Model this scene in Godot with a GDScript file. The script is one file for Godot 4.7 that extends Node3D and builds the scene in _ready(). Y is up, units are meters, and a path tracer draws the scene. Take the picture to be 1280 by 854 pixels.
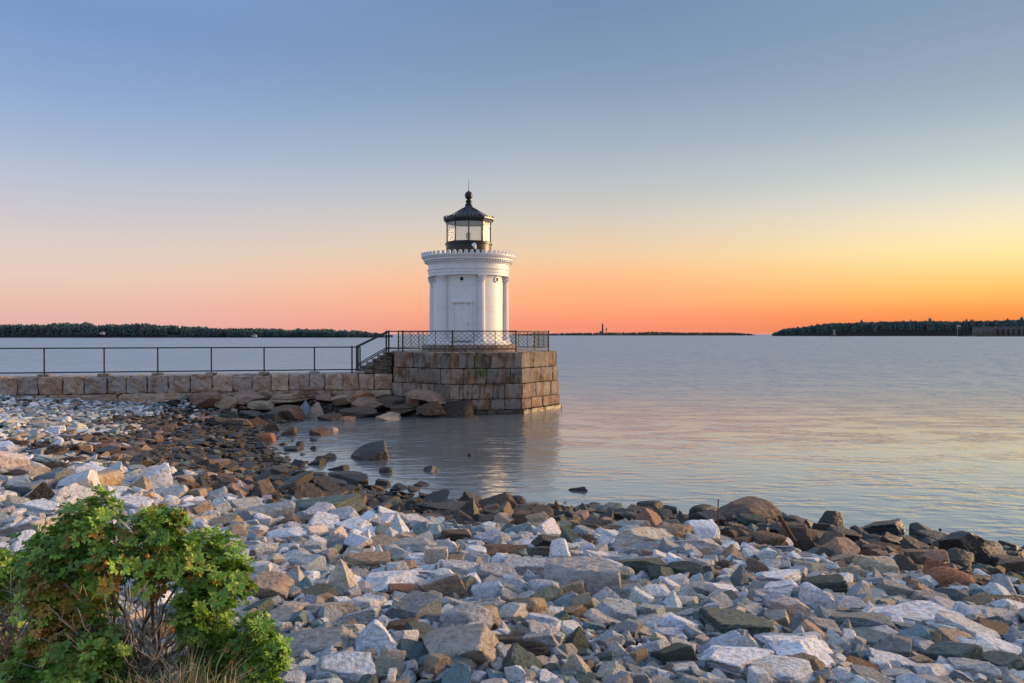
extends Node3D
# Small white lighthouse on a granite pier at dusk, seen over a shore of broken rock.

const FOCAL := 996.0        # focal length in pixels of the 1280 pixel wide photograph
const EYE := Vector3(0.0, 4.0, 0.0)
const HORIZON := 418.0
const TIDE := 0.18           # height of the water
const SUN_AZIMUTH := 68.0   # degrees to the right of the view

var rng := RandomNumberGenerator.new()
var taken := {}
var cam: Camera3D
var fine := FastNoiseLite.new()
var M := {}

# ------------------------------------------------------------------ naming
func numbered(called: String) -> String:
	if not taken.has(called):
		taken[called] = 0
		return called
	taken[called] += 1
	return "%s_%03d" % [called, taken[called]]

func tag(o: Node, label: String, category: String, group := "", kind := "") -> void:
	if label: o.set_meta("label", label)
	if category: o.set_meta("category", category)
	if group: o.set_meta("group", group)
	if kind: o.set_meta("kind", kind)

func base(called: String, where := Vector3.ZERO, turn := 0.0) -> Node3D:
	var o := Node3D.new()
	o.name = numbered(called)
	add_child(o)
	o.position = where
	o.rotation.y = turn
	return o

func part(called: String, m: Mesh, mat: Material, parent: Node, xf := Transform3D()) -> MeshInstance3D:
	var o := MeshInstance3D.new()
	o.name = numbered(called) if parent == self else called
	o.mesh = m
	o.material_override = mat
	o.transform = xf
	parent.add_child(o, true)
	return o

# ------------------------------------------------------------------ photograph -> place
func ray(px: float, py: float) -> Vector3:
	return cam.basis * Vector3((px - 640.0) / FOCAL, (427.0 - py) / FOCAL, -1.0)

func at_depth(px: float, py: float, depth: float) -> Vector3:
	var d := ray(px, py)
	return EYE + d * (depth / -d.z)

func on_ground(px: float, py: float) -> Vector3:
	var d := ray(px, py)
	var t := 2.0
	while t < 80.0:
		var p := EYE + d * t
		if p.y < maxf(ground_height(p.x, p.z), TIDE):
			return p
		t += 0.04
	return EYE + d * 80.0

# ------------------------------------------------------------------ meshes
func begin() -> SurfaceTool:
	var st := SurfaceTool.new()
	st.begin(Mesh.PRIMITIVE_TRIANGLES)
	return st

func tri(st: SurfaceTool, a: Vector3, b: Vector3, c: Vector3, outward: Vector3) -> void:
	var n := (b - a).cross(c - a)
	if n.length_squared() < 1e-16: return
	n = n.normalized()
	if n.dot(outward) < 0.0:
		n = -n
		st.set_normal(n); st.add_vertex(a)
		st.set_normal(n); st.add_vertex(b)
		st.set_normal(n); st.add_vertex(c)
	else:
		st.set_normal(n); st.add_vertex(a)
		st.set_normal(n); st.add_vertex(c)
		st.set_normal(n); st.add_vertex(b)

func quad(st: SurfaceTool, a: Vector3, b: Vector3, c: Vector3, d: Vector3, outward: Vector3) -> void:
	tri(st, a, b, c, outward)
	tri(st, a, c, d, outward)

# a box with chamfered edges
func add_box(st: SurfaceTool, xf: Transform3D, size: Vector3, ch := 0.01) -> void:
	var h := size / 2.0
	ch = minf(ch, 0.45 * minf(size.x, minf(size.y, size.z)))
	for axis in 3:
		var u := (axis + 1) % 3
		var v := (axis + 2) % 3
		for s in [-1.0, 1.0]:
			var q := []
			for k in [[-1.0, -1.0], [1.0, -1.0], [1.0, 1.0], [-1.0, 1.0]]:
				var p := Vector3()
				p[axis] = s * h[axis]
				p[u] = k[0] * (h[u] - ch)
				p[v] = k[1] * (h[v] - ch)
				q.append(xf * p)
			var n := Vector3(); n[axis] = s
			quad(st, q[0], q[1], q[2], q[3], xf.basis * n)
		for a in [-1.0, 1.0]:
			for b in [-1.0, 1.0]:
				var e := []
				for k in [[1.0, 0.0, -1.0], [1.0, 0.0, 1.0], [0.0, 1.0, 1.0], [0.0, 1.0, -1.0]]:
					var p := Vector3()
					p[u] = a * (h[u] - ch * (1.0 - k[0]))
					p[v] = b * (h[v] - ch * (1.0 - k[1]))
					p[axis] = k[2] * (h[axis] - ch)
					e.append(xf * p)
				var n2 := Vector3(); n2[u] = a; n2[v] = b
				quad(st, e[0], e[1], e[2], e[3], xf.basis * n2)
	for x in [-1.0, 1.0]:
		for y in [-1.0, 1.0]:
			for z in [-1.0, 1.0]:
				var s := Vector3(x, y, z)
				tri(st, xf * (s * Vector3(h.x, h.y - ch, h.z - ch)), xf * (s * Vector3(h.x - ch, h.y, h.z - ch)), xf * (s * Vector3(h.x - ch, h.y - ch, h.z)), xf.basis * s)

func box_mesh(size: Vector3, ch := 0.01) -> Mesh:
	var st := begin()
	add_box(st, Transform3D(), size, ch)
	return st.commit()

# a bar between two points, square or round
func add_bar(st: SurfaceTool, a: Vector3, b: Vector3, ra: float, rb := -1.0, sides := 8) -> void:
	if rb < 0.0: rb = ra
	var d := (b - a).normalized()
	var u := d.cross(Vector3.UP if absf(d.y) < 0.9 else Vector3.RIGHT).normalized()
	var v := d.cross(u)
	for k in sides:
		var t0 := TAU * k / sides
		var t1 := TAU * (k + 1) / sides
		var n0 := u * cos(t0) + v * sin(t0)
		var n1 := u * cos(t1) + v * sin(t1)
		var p := [a + n0 * ra, b + n0 * rb, b + n1 * rb, a + n1 * ra]
		for q in [[p[0], p[2], p[1], n0, n1, n0], [p[0], p[3], p[2], n0, n1, n1]]:
			var g: Vector3 = (q[1] - q[0]).cross(q[2] - q[0])
			var order := [0, 1, 2] if g.dot(n0 + n1) < 0.0 else [0, 2, 1]
			for i in order:
				st.set_normal(q[3 + i])
				st.add_vertex(q[i])
		tri(st, a, p[0], p[3], -d)
		tri(st, b, p[1], p[2], d)

func bar_mesh(a: Vector3, b: Vector3, ra: float, rb := -1.0, sides := 8) -> Mesh:
	var st := begin()
	add_bar(st, a, b, ra, rb, sides)
	return st.commit()

# lathe: profile of (radius, height) from bottom to top, each stretch flat shaded up and smooth round
func add_lathe(st: SurfaceTool, prof: Array, sides: int, centre := Vector3.ZERO, facet := false, turn := 0.0) -> void:
	for j in prof.size() - 1:
		var p0: Vector2 = prof[j]
		var p1: Vector2 = prof[j + 1]
		var n2 := Vector2(p1.y - p0.y, -(p1.x - p0.x))
		if n2.length() < 1e-6: continue
		n2 = n2.normalized()
		for k in sides:
			var t0 := TAU * k / sides + turn
			var t1 := TAU * (k + 1) / sides + turn
			var c0 := Vector3(sin(t0), 0, cos(t0))
			var c1 := Vector3(sin(t1), 0, cos(t1))
			var a := centre + c0 * p0.x + Vector3.UP * p0.y
			var b := centre + c1 * p0.x + Vector3.UP * p0.y
			var c := centre + c1 * p1.x + Vector3.UP * p1.y
			var d := centre + c0 * p1.x + Vector3.UP * p1.y
			var mid := (c0 + c1).normalized()
			if facet:
				quad(st, a, b, c, d, mid * n2.x + Vector3.UP * n2.y)
				continue
			var n0 := c0 * n2.x + Vector3.UP * n2.y
			var n1 := c1 * n2.x + Vector3.UP * n2.y
			for q in [[a, b, c, n0, n1, n1], [a, c, d, n0, n1, n0]]:
				var g: Vector3 = (q[1] - q[0]).cross(q[2] - q[0])
				if g.length_squared() < 1e-16: continue
				var order := [0, 1, 2] if g.dot(n0 + n1) < 0.0 else [0, 2, 1]
				for i in order:
					st.set_normal(q[3 + i])
					st.add_vertex(q[i])

func lathe_mesh(prof: Array, sides: int, centre := Vector3.ZERO, facet := false, turn := 0.0) -> Mesh:
	var st := begin()
	add_lathe(st, prof, sides, centre, facet, turn)
	return st.commit()

# a prism: outline in x,y pushed along z
func prism_mesh(outline: Array, z0: float, z1: float) -> Mesh:
	var st := begin()
	var c := Vector2()
	for p in outline: c += p / outline.size()
	for k in outline.size():
		var p: Vector2 = outline[k]
		var q: Vector2 = outline[(k + 1) % outline.size()]
		var o2 := (p + q) / 2.0 - c
		quad(st, Vector3(p.x, p.y, z0), Vector3(q.x, q.y, z0), Vector3(q.x, q.y, z1), Vector3(p.x, p.y, z1), Vector3(o2.x, o2.y, 0))
		tri(st, Vector3(c.x, c.y, z0), Vector3(p.x, p.y, z0), Vector3(q.x, q.y, z0), Vector3(0, 0, signf(z0 - z1)))
		tri(st, Vector3(c.x, c.y, z1), Vector3(p.x, p.y, z1), Vector3(q.x, q.y, z1), Vector3(0, 0, signf(z1 - z0)))
	return st.commit()

# a roughly hewn block filling a unit cube
func hewn_block(sd: int, rough := 0.05, n := 5) -> Mesh:
	var st := begin()
	var nz := FastNoiseLite.new()
	nz.seed = sd
	nz.frequency = 0.9
	nz.fractal_octaves = 3
	for axis in 3:
		for s in [-1.0, 1.0]:
			var g := []
			for i in n + 1:
				var row := []
				for j in n + 1:
					var p := Vector3()
					p[axis] = s
					p[(axis + 1) % 3] = -1.0 + 2.0 * i / n
					p[(axis + 2) % 3] = -1.0 + 2.0 * j / n
					var r := 0.0
					for k in 3: r += pow(absf(p[k]), 22.0)
					p /= pow(r, 1.0 / 22.0)
					var d := Vector3(nz.get_noise_3dv(p * 1.6), nz.get_noise_3dv(p * 1.6 + Vector3(9, 4, 7)), nz.get_noise_3dv(p * 1.6 + Vector3(31, 2, 5)))
					row.append((p + d * rough * 2.0) * 0.5)
				g.append(row)
			var o := Vector3(); o[axis] = s
			for i in n:
				for j in n:
					quad(st, g[i][j], g[i + 1][j], g[i + 1][j + 1], g[i][j + 1], o)
	return st.commit()

# ------------------------------------------------------------------ textures and materials
func noise_image(sd: int, freq: float, size: int, octaves := 5, kind := FastNoiseLite.TYPE_SIMPLEX_SMOOTH, fractal := FastNoiseLite.FRACTAL_FBM) -> PackedByteArray:
	var f := FastNoiseLite.new()
	f.seed = sd
	f.noise_type = kind
	f.frequency = freq
	f.fractal_type = fractal
	f.fractal_octaves = octaves
	var im := f.get_seamless_image(size, size)
	im.convert(Image.FORMAT_L8)
	return im.get_data()

func smooth01(x: float, a: float, b: float) -> float:
	return smoothstep(a, b, x)

# colour texture (sRGB) from a function of several noise layers
func mix_texture(size: int, layers: Array, f: Callable) -> ImageTexture:
	var out := PackedByteArray()
	out.resize(size * size * 3)
	var n := layers.size()
	var v := PackedFloat32Array()
	v.resize(n)
	for i in size * size:
		for k in n: v[k] = layers[k][i] / 255.0
		var c: Color = f.call(v)
		out[i * 3] = int(clampf(c.r, 0, 1) * 255.0)
		out[i * 3 + 1] = int(clampf(c.g, 0, 1) * 255.0)
		out[i * 3 + 2] = int(clampf(c.b, 0, 1) * 255.0)
	return ImageTexture.create_from_image(Image.create_from_data(size, size, false, Image.FORMAT_RGB8, out))

func grey_texture(size: int, bytes: PackedByteArray) -> ImageTexture:
	return ImageTexture.create_from_image(Image.create_from_data(size, size, false, Image.FORMAT_L8, bytes))

func plain(linear: Color, rough := 0.6, metal := 0.0) -> StandardMaterial3D:
	var m := StandardMaterial3D.new()
	m.albedo_color = linear.linear_to_srgb()
	m.roughness = rough
	m.metallic = metal
	return m

func stone(linear: Color, albedo: Texture2D, height: Texture2D, relief: float, scale: float, rough := 0.85, world := false) -> StandardMaterial3D:
	var m := plain(linear, rough)
	m.albedo_texture = albedo
	if height:
		m.heightmap_enabled = true
		m.heightmap_texture = height
		m.heightmap_scale = relief
	m.uv1_triplanar = true
	m.uv1_world_triplanar = world
	m.uv1_scale = Vector3.ONE * scale
	return m

# ------------------------------------------------------------------ sky
# colours of the air by height above the horizon (degrees), at four distances from the sun's bearing
const SKY_KEYS := {
	0.0: [[0, 236, 140, 70], [1.1, 255, 160, 80], [2.3, 255, 190, 98], [3.8, 255, 215, 135], [5.3, 255, 228, 168], [7.2, 246, 230, 196], [8.6, 230, 224, 207], [10, 208, 213, 206], [12.5, 180, 192, 199], [15, 158, 174, 193], [20, 132, 154, 186], [30, 142, 166, 202], [55, 160, 184, 220], [90, 164, 190, 228]],
	35.0: [[0, 226, 128, 72], [1.1, 243, 140, 72], [2.3, 255, 183, 93], [3.8, 255, 213, 134], [5.3, 255, 229, 168], [7.2, 240, 226, 194], [8.6, 222, 219, 205], [10, 200, 208, 204], [12.5, 175, 188, 194], [15, 153, 169, 186], [20, 130, 152, 178], [30, 134, 161, 201], [55, 158, 184, 221], [90, 164, 190, 228]],
	62.0: [[0, 234, 138, 112], [0.8, 246, 146, 114], [2.2, 253, 169, 121], [3.9, 250, 185, 136], [5.6, 235, 201, 162], [7.9, 212, 201, 185], [10.1, 190, 192, 192], [11.8, 175, 184, 192], [14.7, 152, 169, 188], [17.4, 133, 154, 182], [22.8, 111, 139, 173], [34, 132, 160, 204], [55, 156, 184, 223], [90, 164, 190, 228]],
	98.0: [[0, 218, 172, 164], [0.9, 224, 177, 168], [1.8, 228, 184, 170], [3.8, 226, 199, 183], [5.7, 214, 201, 193], [7.5, 200, 195, 200], [9.9, 180, 188, 204], [12.4, 158, 176, 206], [14.8, 139, 165, 203], [19.4, 117, 148, 193], [34, 140, 172, 219], [55, 156, 186, 226], [90, 164, 190, 228]],
	180.0: [[0, 184, 192, 220], [3, 194, 201, 226], [7, 198, 208, 232], [12, 194, 210, 238], [18, 184, 206, 240], [28, 176, 202, 240], [50, 168, 194, 234], [90, 164, 190, 228]],
}

func sky_column(keys: Array, rows: int) -> Array:
	var out := []
	for r in rows:
		var el := 90.0 - (r + 0.5) * 180.0 / rows
		var c := Color(keys[0][1], keys[0][2], keys[0][3])
		for k in keys.size() - 1:
			var a: Array = keys[k]
			var b: Array = keys[k + 1]
			if el >= a[0]:
				var t := clampf((el - a[0]) / (b[0] - a[0]), 0, 1)
				c = Color(a[1], a[2], a[3]).lerp(Color(b[1], b[2], b[3]), t)
		out.append(Color(c.r / 255.0, c.g / 255.0, c.b / 255.0).srgb_to_linear())
	for pass_ in 3:  # soften the corners of the curve
		var q := out.duplicate()
		for r in range(1, rows / 2 - 1):
			q[r] = (out[r - 1] + out[r] * 2.0 + out[r + 1]) * 0.25
		out = q
	return out

func make_sky() -> Sky:
	var w := 512
	var h := 720
	var bearings := SKY_KEYS.keys()
	var cols := []
	for b in bearings: cols.append(sky_column(SKY_KEYS[b], h))
	var data := PackedFloat32Array()
	data.resize(w * h * 3)
	for x in w:
		var az := (x + 0.5) / w * 360.0
		var d := absf(wrapf(az - SUN_AZIMUTH, -180.0, 180.0))
		var k := 0
		while k < bearings.size() - 2 and d > bearings[k + 1]: k += 1
		var t: float = (d - bearings[k]) / (bearings[k + 1] - bearings[k])
		t = lerpf(t, smoothstep(0.0, 1.0, t), 0.6)
		for y in h:
			var c: Color = cols[k][y].lerp(cols[k + 1][y], t)
			var i := (y * w + x) * 3
			data[i] = c.r
			data[i + 1] = c.g
			data[i + 2] = c.b
	var im := Image.create_from_data(w, h, false, Image.FORMAT_RGBF, data.to_byte_array())
	var pm := PanoramaSkyMaterial.new()
	pm.panorama = ImageTexture.create_from_image(im)
	var s := Sky.new()
	s.sky_material = pm
	return s

# ------------------------------------------------------------------ shore
var shore := [Vector2(40, -4), Vector2(9.3, -14.5), Vector2(7.4, -16), Vector2(4.1, -17.7), Vector2(-0.76, -19), Vector2(-4.4, -22.1), Vector2(-6.4, -26), Vector2(-8.2, -31.5), Vector2(-7.8, -35.2), Vector2(-5.8, -36.6), Vector2(-4.2, -38.0), Vector2(-2.0, -42)]
var land := PackedVector2Array()
const PROFILE := [[-4.0, -1.6], [-1.5, -0.5], [0.0, -0.03], [2.0, 0.28], [5.0, 0.78], [9.0, 1.35], [13.0, 1.9], [16.0, 2.3], [24.0, 2.6], [60.0, 2.7]]

func shore_distance(x: float, z: float) -> float:
	var p := Vector2(x, z)
	var best := 1e9
	for k in shore.size() - 1:
		best = minf(best, p.distance_to(Geometry2D.get_closest_point_to_segment(p, shore[k], shore[k + 1])))
	return best if Geometry2D.is_point_in_polygon(p, land) else -best

var height_grid := PackedFloat32Array()
var dist_grid := PackedFloat32Array()
const GX0 := -46.0
const GZ0 := -48.0
const GSTEP := 0.35
const GNX := 210
const GNZ := 165

func raw_height(x: float, z: float, s: float) -> float:
	var h := -1.6
	for k in PROFILE.size() - 1:
		if s >= PROFILE[k][0]:
			h = lerpf(PROFILE[k][1], PROFILE[k + 1][1], clampf((s - PROFILE[k][0]) / (PROFILE[k + 1][0] - PROFILE[k][0]), 0, 1))
	if h > 0.0:
		h *= lerpf(1.0, 0.55, smoothstep(18.0, 32.0, -z))
	var q := Vector3(x, 0, z) - PIER
	var d := q.dot(walk_out) - HALF_WALK
	var t := q.dot(walk_dir)
	if t > 2.0 and t < 20.0 and d > -1.0:
		h = maxf(h, lerpf(1.0, -0.15, clampf(d / 2.7, 0, 1)) * (1.0 - 0.25 * smoothstep(13.0, 18.0, t)) if d < 2.7 else h)
	var r := q.length()
	if t > 0.8 and d > -1.0 and r < 7.0:
		h = maxf(h, lerpf(0.95, -0.2, clampf((r - 4.5) / 1.9, 0, 1)))
	return h + fine.get_noise_2d(x * 6.0, z * 6.0) * 0.06

func build_height() -> void:
	land = PackedVector2Array(shore)
	for p in [Vector2(-2, -50), Vector2(-80, -50), Vector2(-80, 30), Vector2(40, 30)]: land.append(p)
	height_grid.resize(GNX * GNZ)
	dist_grid.resize(GNX * GNZ)
	for j in GNZ:
		for i in GNX:
			var x := GX0 + i * GSTEP
			var z := GZ0 + j * GSTEP
			var s := shore_distance(x, z)
			dist_grid[j * GNX + i] = s
			height_grid[j * GNX + i] = raw_height(x, z, s)

func grid_value(g: PackedFloat32Array, x: float, z: float) -> float:
	var u := clampf((x - GX0) / GSTEP, 0.0, GNX - 1.001)
	var v := clampf((z - GZ0) / GSTEP, 0.0, GNZ - 1.001)
	var i := int(u)
	var j := int(v)
	u -= i
	v -= j
	var k := j * GNX + i
	return lerpf(lerpf(g[k], g[k + 1], u), lerpf(g[k + GNX], g[k + GNX + 1], u), v)

func ground_height(x: float, z: float) -> float:
	return grid_value(height_grid, x, z)

func build_ground() -> void:
	var st := begin()
	for j in GNZ:
		for i in GNX:
			st.add_vertex(Vector3(GX0 + i * GSTEP, height_grid[j * GNX + i] - 0.05, GZ0 + j * GSTEP))
	for j in GNZ - 1:
		for i in GNX - 1:
			var a := j * GNX + i
			for q in [a, a + 1, a + GNX, a + 1, a + GNX + 1, a + GNX]: st.add_index(q)
	st.generate_normals()
	var o := part("ground", st.commit(), M.ground, self)
	tag(o, "", "", "", "structure")

# ------------------------------------------------------------------ water
func build_water() -> void:
	var marks := [-30000.0, -8000.0, -2500.0, -900.0, -400.0, -200.0, -120.0]
	var xs := marks.duplicate()
	var x := -70.0
	while x <= 70.0:
		xs.append(x)
		x += 5.0
	for k in range(marks.size() - 1, -1, -1): xs.append(-marks[k])
	var zs := marks.duplicate()
	var z := -90.0
	while z <= 20.0:
		zs.append(z)
		z += 10.0
	zs.append_array([60.0, 200.0, 1000.0])
	# calm in the lee of the shore and the pier, more ruffled farther out: strips of the same sheet, each a surface of its own
	var m := ArrayMesh.new()
	var edges := [1000.0, -27.0, -32.0, -37.0, -41.0, -45.0, -50.0, -58.0, -70.0, -100.0, -30000.0]
	for e in edges.size() - 1:
		var st := begin()
		var rows := []
		for zz in zs + [edges[e], edges[e + 1]]:
			if zz <= edges[e] and zz >= edges[e + 1] and not rows.has(zz) and (zz in edges or edges[e] - edges[e + 1] > 40.0): rows.append(zz)
		rows.sort()
		for b in rows:
			for a in xs:
				var q := Vector2(a, b)
				if b == edges[e] or b == edges[e + 1]:
					if absf(b) < 300.0 and absf(a) < 300.0: q.y += fine.get_noise_2d(a * 3.0, b * 9.0) * 1.6
				st.set_normal(Vector3.UP)
				st.set_uv(q)
				st.add_vertex(Vector3(q.x, TIDE, q.y))
		var n := xs.size()
		for j in rows.size() - 1:
			for i in n - 1:
				var a := j * n + i
				for q in [a, a + 1, a + n, a + 1, a + n + 1, a + n]: st.add_index(q)
		st.generate_tangents()
		st.commit(m)
		var w: StandardMaterial3D = M.water.duplicate()
		var t := e / (edges.size() - 2.0)
		w.normal_scale = lerpf(0.32, 3.0, t)
		if e >= 6: w.uv1_scale = Vector3(1.0 / (26.0 + 16.0 * (e - 5)), 1.0 / (11.0 + 8.0 * (e - 5)), 1.0)
		w.roughness = lerpf(0.12, 0.36, t)
		m.surface_set_material(e, w)
	var o := MeshInstance3D.new()
	o.name = "water"
	o.mesh = m
	add_child(o)
	tag(o, "", "", "", "structure")

# ------------------------------------------------------------------ materials
func make_materials() -> void:
	# water: low ripples drawn out across the wind, in patches
	var size := 1024
	var a := noise_image(3, 0.020, size, 5)
	var b := noise_image(8, 0.006, size, 3)
	var hgt := PackedByteArray()
	hgt.resize(size * size)
	for i in size * size:
		var amp := 0.25 + 0.75 * smooth01(b[i] / 255.0, 0.35, 0.65)
		hgt[i] = int(clampf(128.0 + (a[i] - 128.0) * amp * 0.9, 0, 255))
	var him := Image.create_from_data(size, size, false, Image.FORMAT_L8, hgt)
	him.convert(Image.FORMAT_RGBA8)
	him.bump_map_to_normal_map(6.0)
	var w := plain(Color(0.355, 0.405, 0.42), 0.22, 0.74)
	w.metallic_specular = 0.70
	w.normal_enabled = true
	w.normal_texture = ImageTexture.create_from_image(him)
	w.normal_scale = 1.4
	w.uv1_scale = Vector3(1.0 / 26.0, 1.0 / 11.0, 1.0)
	M.water = w

	# broken rock: speckle, veins and rusty patches
	size = 512
	var g1 := noise_image(11, 0.012, size, 5)
	var g2 := noise_image(12, 0.09, size, 3)
	var g3 := noise_image(13, 0.008, size, 4, FastNoiseLite.TYPE_SIMPLEX_SMOOTH, FastNoiseLite.FRACTAL_RIDGED)
	var g4 := noise_image(14, 0.006, size, 4)
	M.granite_tex = mix_texture(size, [g1, g2, g3, g4], func(v):
		var t: float = 0.96 + 0.44 * (v[0] - 0.5) + 0.26 * (v[1] - 0.5)
		t -= 0.42 * smooth01(v[2], 0.80, 0.97)
		var c := Color(t, t, t)
		var rust: float = smooth01(v[3] + 0.25 * (v[0] - 0.5), 0.64, 0.82)
		c = c.lerp(Color(t * 0.92, t * 0.74, t * 0.56), rust * 0.5)
		var lich: float = smooth01(v[1] + 0.6 * (v[3] - 0.5), 0.70, 0.82)
		return c.lerp(Color(t * 0.5, t * 0.5, t * 0.52), lich * 0.40))
	var hb := PackedByteArray()
	hb.resize(size * size)
	for i in size * size:
		hb[i] = int(clampf(g1[i] * 0.62 + g2[i] * 0.30 - 40.0 * smooth01(g3[i] / 255.0, 0.8, 0.97) + 20.0, 0, 255))
	M.granite_bump = grey_texture(size, hb)
	# layered schist: bands warped by noise
	var s1 := PackedByteArray()
	s1.resize(size * size)
	for y in size:
		for x in size:
			var i := y * size + x
			var wob: float = (g1[i] - 128.0) / 255.0 * 3.0
			var p := y * 14.0 / size + wob
			s1[i] = int(128.0 + 70.0 * sin(p * TAU) + 50.0 * sin(p * TAU * 2.57 + 1.3))
	M.schist_tex = mix_texture(size, [g1, g2, s1, g4], func(v):
		var t: float = 0.88 + 0.28 * (v[0] - 0.5) + 0.16 * (v[1] - 0.5) + 0.24 * (v[2] - 0.5)
		var c := Color(t, t, t)
		c = c.lerp(Color(t * 0.95, t * 0.78, t * 0.60), 0.6 * smooth01(v[3], 0.56, 0.72))
		return c.lerp(Color(t * 1.08, t * 1.1, t * 1.12), smooth01(v[2], 0.7, 0.9) * 0.5))
	var sb := PackedByteArray()
	sb.resize(size * size)
	for i in size * size: sb[i] = int(clampf(s1[i] * 0.6 + g2[i] * 0.2 + g1[i] * 0.2, 0, 255))
	M.schist_bump = grey_texture(size, sb)
	# dressed granite of the pier: stains run down in streaks
	var run := noise_image(21, 0.02, size, 4)
	var wide := noise_image(22, 0.004, size, 4)
	M.block_tex = mix_texture(size, [g1, g2, wide, run], func(v):
		var t: float = 0.90 + 0.20 * (v[0] - 0.5) + 0.16 * (v[1] - 0.5)
		var c := Color(t, t, t)
		c = c.lerp(Color(t * 0.97, t * 0.80, t * 0.64), 0.75 * smooth01(v[2], 0.48, 0.70))
		return c.lerp(Color(t * 0.58, t * 0.56, t * 0.54), 0.6 * smooth01(v[3] * 0.6 + v[2] * 0.4, 0.56, 0.70)))
	var streak := PackedByteArray()
	streak.resize(size * size)
	for y in size:
		for x in size:
			streak[y * size + x] = run[(y / 4) % size * size + x]
	M.pier_tex = mix_texture(size, [g1, g2, wide, streak], func(v):
		var t: float = 0.86 + 0.22 * (v[0] - 0.5) + 0.16 * (v[1] - 0.5)
		var c := Color(t, t, t)
		c = c.lerp(Color(t * 0.97, t * 0.77, t * 0.58), 0.8 * smooth01(v[2], 0.50, 0.68))
		c = c.lerp(Color(t * 0.46, t * 0.44, t * 0.42), 0.75 * smooth01(v[3] * 0.5 + v[2] * 0.3 + v[0] * 0.2, 0.50, 0.64))
		return c.lerp(Color(t * 1.05, t * 1.03, t), 0.4 * smooth01(v[3], 0.25, 0.12)))
	M.gravel_tex = mix_texture(size, [g1, g2, g4, run], func(v):
		var t: float = 0.5 + 0.5 * (v[0] - 0.5) + 0.7 * (v[1] - 0.5)
		return Color(t, t * 0.93, t * 0.84))
	M.ground = stone(Color(0.16, 0.135, 0.11), M.gravel_tex, M.granite_bump, 4.0, 0.8, 0.95, true)
	M.blocks = []
	for c in [Color(0.60, 0.46, 0.36), Color(0.66, 0.51, 0.39), Color(0.52, 0.42, 0.35), Color(0.58, 0.43, 0.33), Color(0.48, 0.41, 0.36)]:
		var m := stone(c, M.block_tex, M.granite_bump, 3.0, 0.55, 0.85, true)
		m.uv1_offset = Vector3(rng.randf(), rng.randf(), rng.randf())
		M.blocks.append(m)
	M.pier_blocks = []
	for c in [Color(0.38, 0.32, 0.26), Color(0.31, 0.265, 0.22), Color(0.44, 0.345, 0.27), Color(0.28, 0.245, 0.205), Color(0.40, 0.30, 0.235)]:
		var m := stone(c, M.pier_tex, M.granite_bump, 4.0, 0.32, 0.85, true)
		m.uv1_offset = Vector3(rng.randf(), rng.randf(), rng.randf())
		M.pier_blocks.append(m)
	M.tide_blocks = []
	for c in [Color(0.085, 0.07, 0.052), Color(0.11, 0.09, 0.065)]:
		M.tide_blocks.append(stone(c, M.pier_tex, M.granite_bump, 5.0, 0.5, 0.4, true))
	M.joint = stone(Color(0.10, 0.085, 0.07), M.gravel_tex, null, 0.0, 1.0, 0.95, true)
	M.deck = stone(Color(0.42, 0.37, 0.31), M.block_tex, M.granite_bump, 1.0, 0.4, 0.9, true)
	M.iron = plain(Color(0.022, 0.020, 0.020), 0.5)
	var paint := stone(Color(0.80, 0.80, 0.80), null, null, 0.0, 0.5, 0.42, true)
	var pt := noise_image(31, 0.02, size, 5)
	var pt2 := noise_image(32, 0.006, size, 4)
	paint.albedo_texture = mix_texture(size, [pt, pt2], func(v):
		var t: float = 0.97 + 0.05 * (v[0] - 0.5)
		return Color(t, t, t).lerp(Color(t * 0.88, t * 0.84, t * 0.78), 0.5 * smooth01(v[0] * 0.6 + v[1] * 0.4, 0.60, 0.75)))
	M.paint = paint
	M.black_paint = stone(Color(0.016, 0.017, 0.019), M.granite_tex, null, 0.0, 0.6, 0.38, true)
	var glass := StandardMaterial3D.new()
	glass.albedo_color = Color(0.93, 0.94, 0.84, 0.30)
	glass.roughness = 0.02
	glass.metallic_specular = 0.22
	glass.transparency = BaseMaterial3D.TRANSPARENCY_ALPHA
	M.glass = glass
	M.dark = plain(Color(0.02, 0.02, 0.022), 0.7)

# ------------------------------------------------------------------ pier, causeway, stairs
const PIER := Vector3(-2.1, 0, -42.0)
const PIER_TURN := 0.2094   # 12 degrees
const PIER_TOP := 3.13
const WALK_TOP := 2.05
const HALF_WALK := 1.2
var walk_dir := Vector3(-cos(0.244), 0, sin(0.244))
var walk_out := Vector3(sin(0.244), 0, cos(0.244))

func octagon(radius: float, k: int, y: float) -> Vector3:
	var t := PIER_TURN + (k + 0.5) * PI / 4.0
	return PIER + Vector3(sin(t), 0, cos(t)) * radius + Vector3.UP * y

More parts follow.
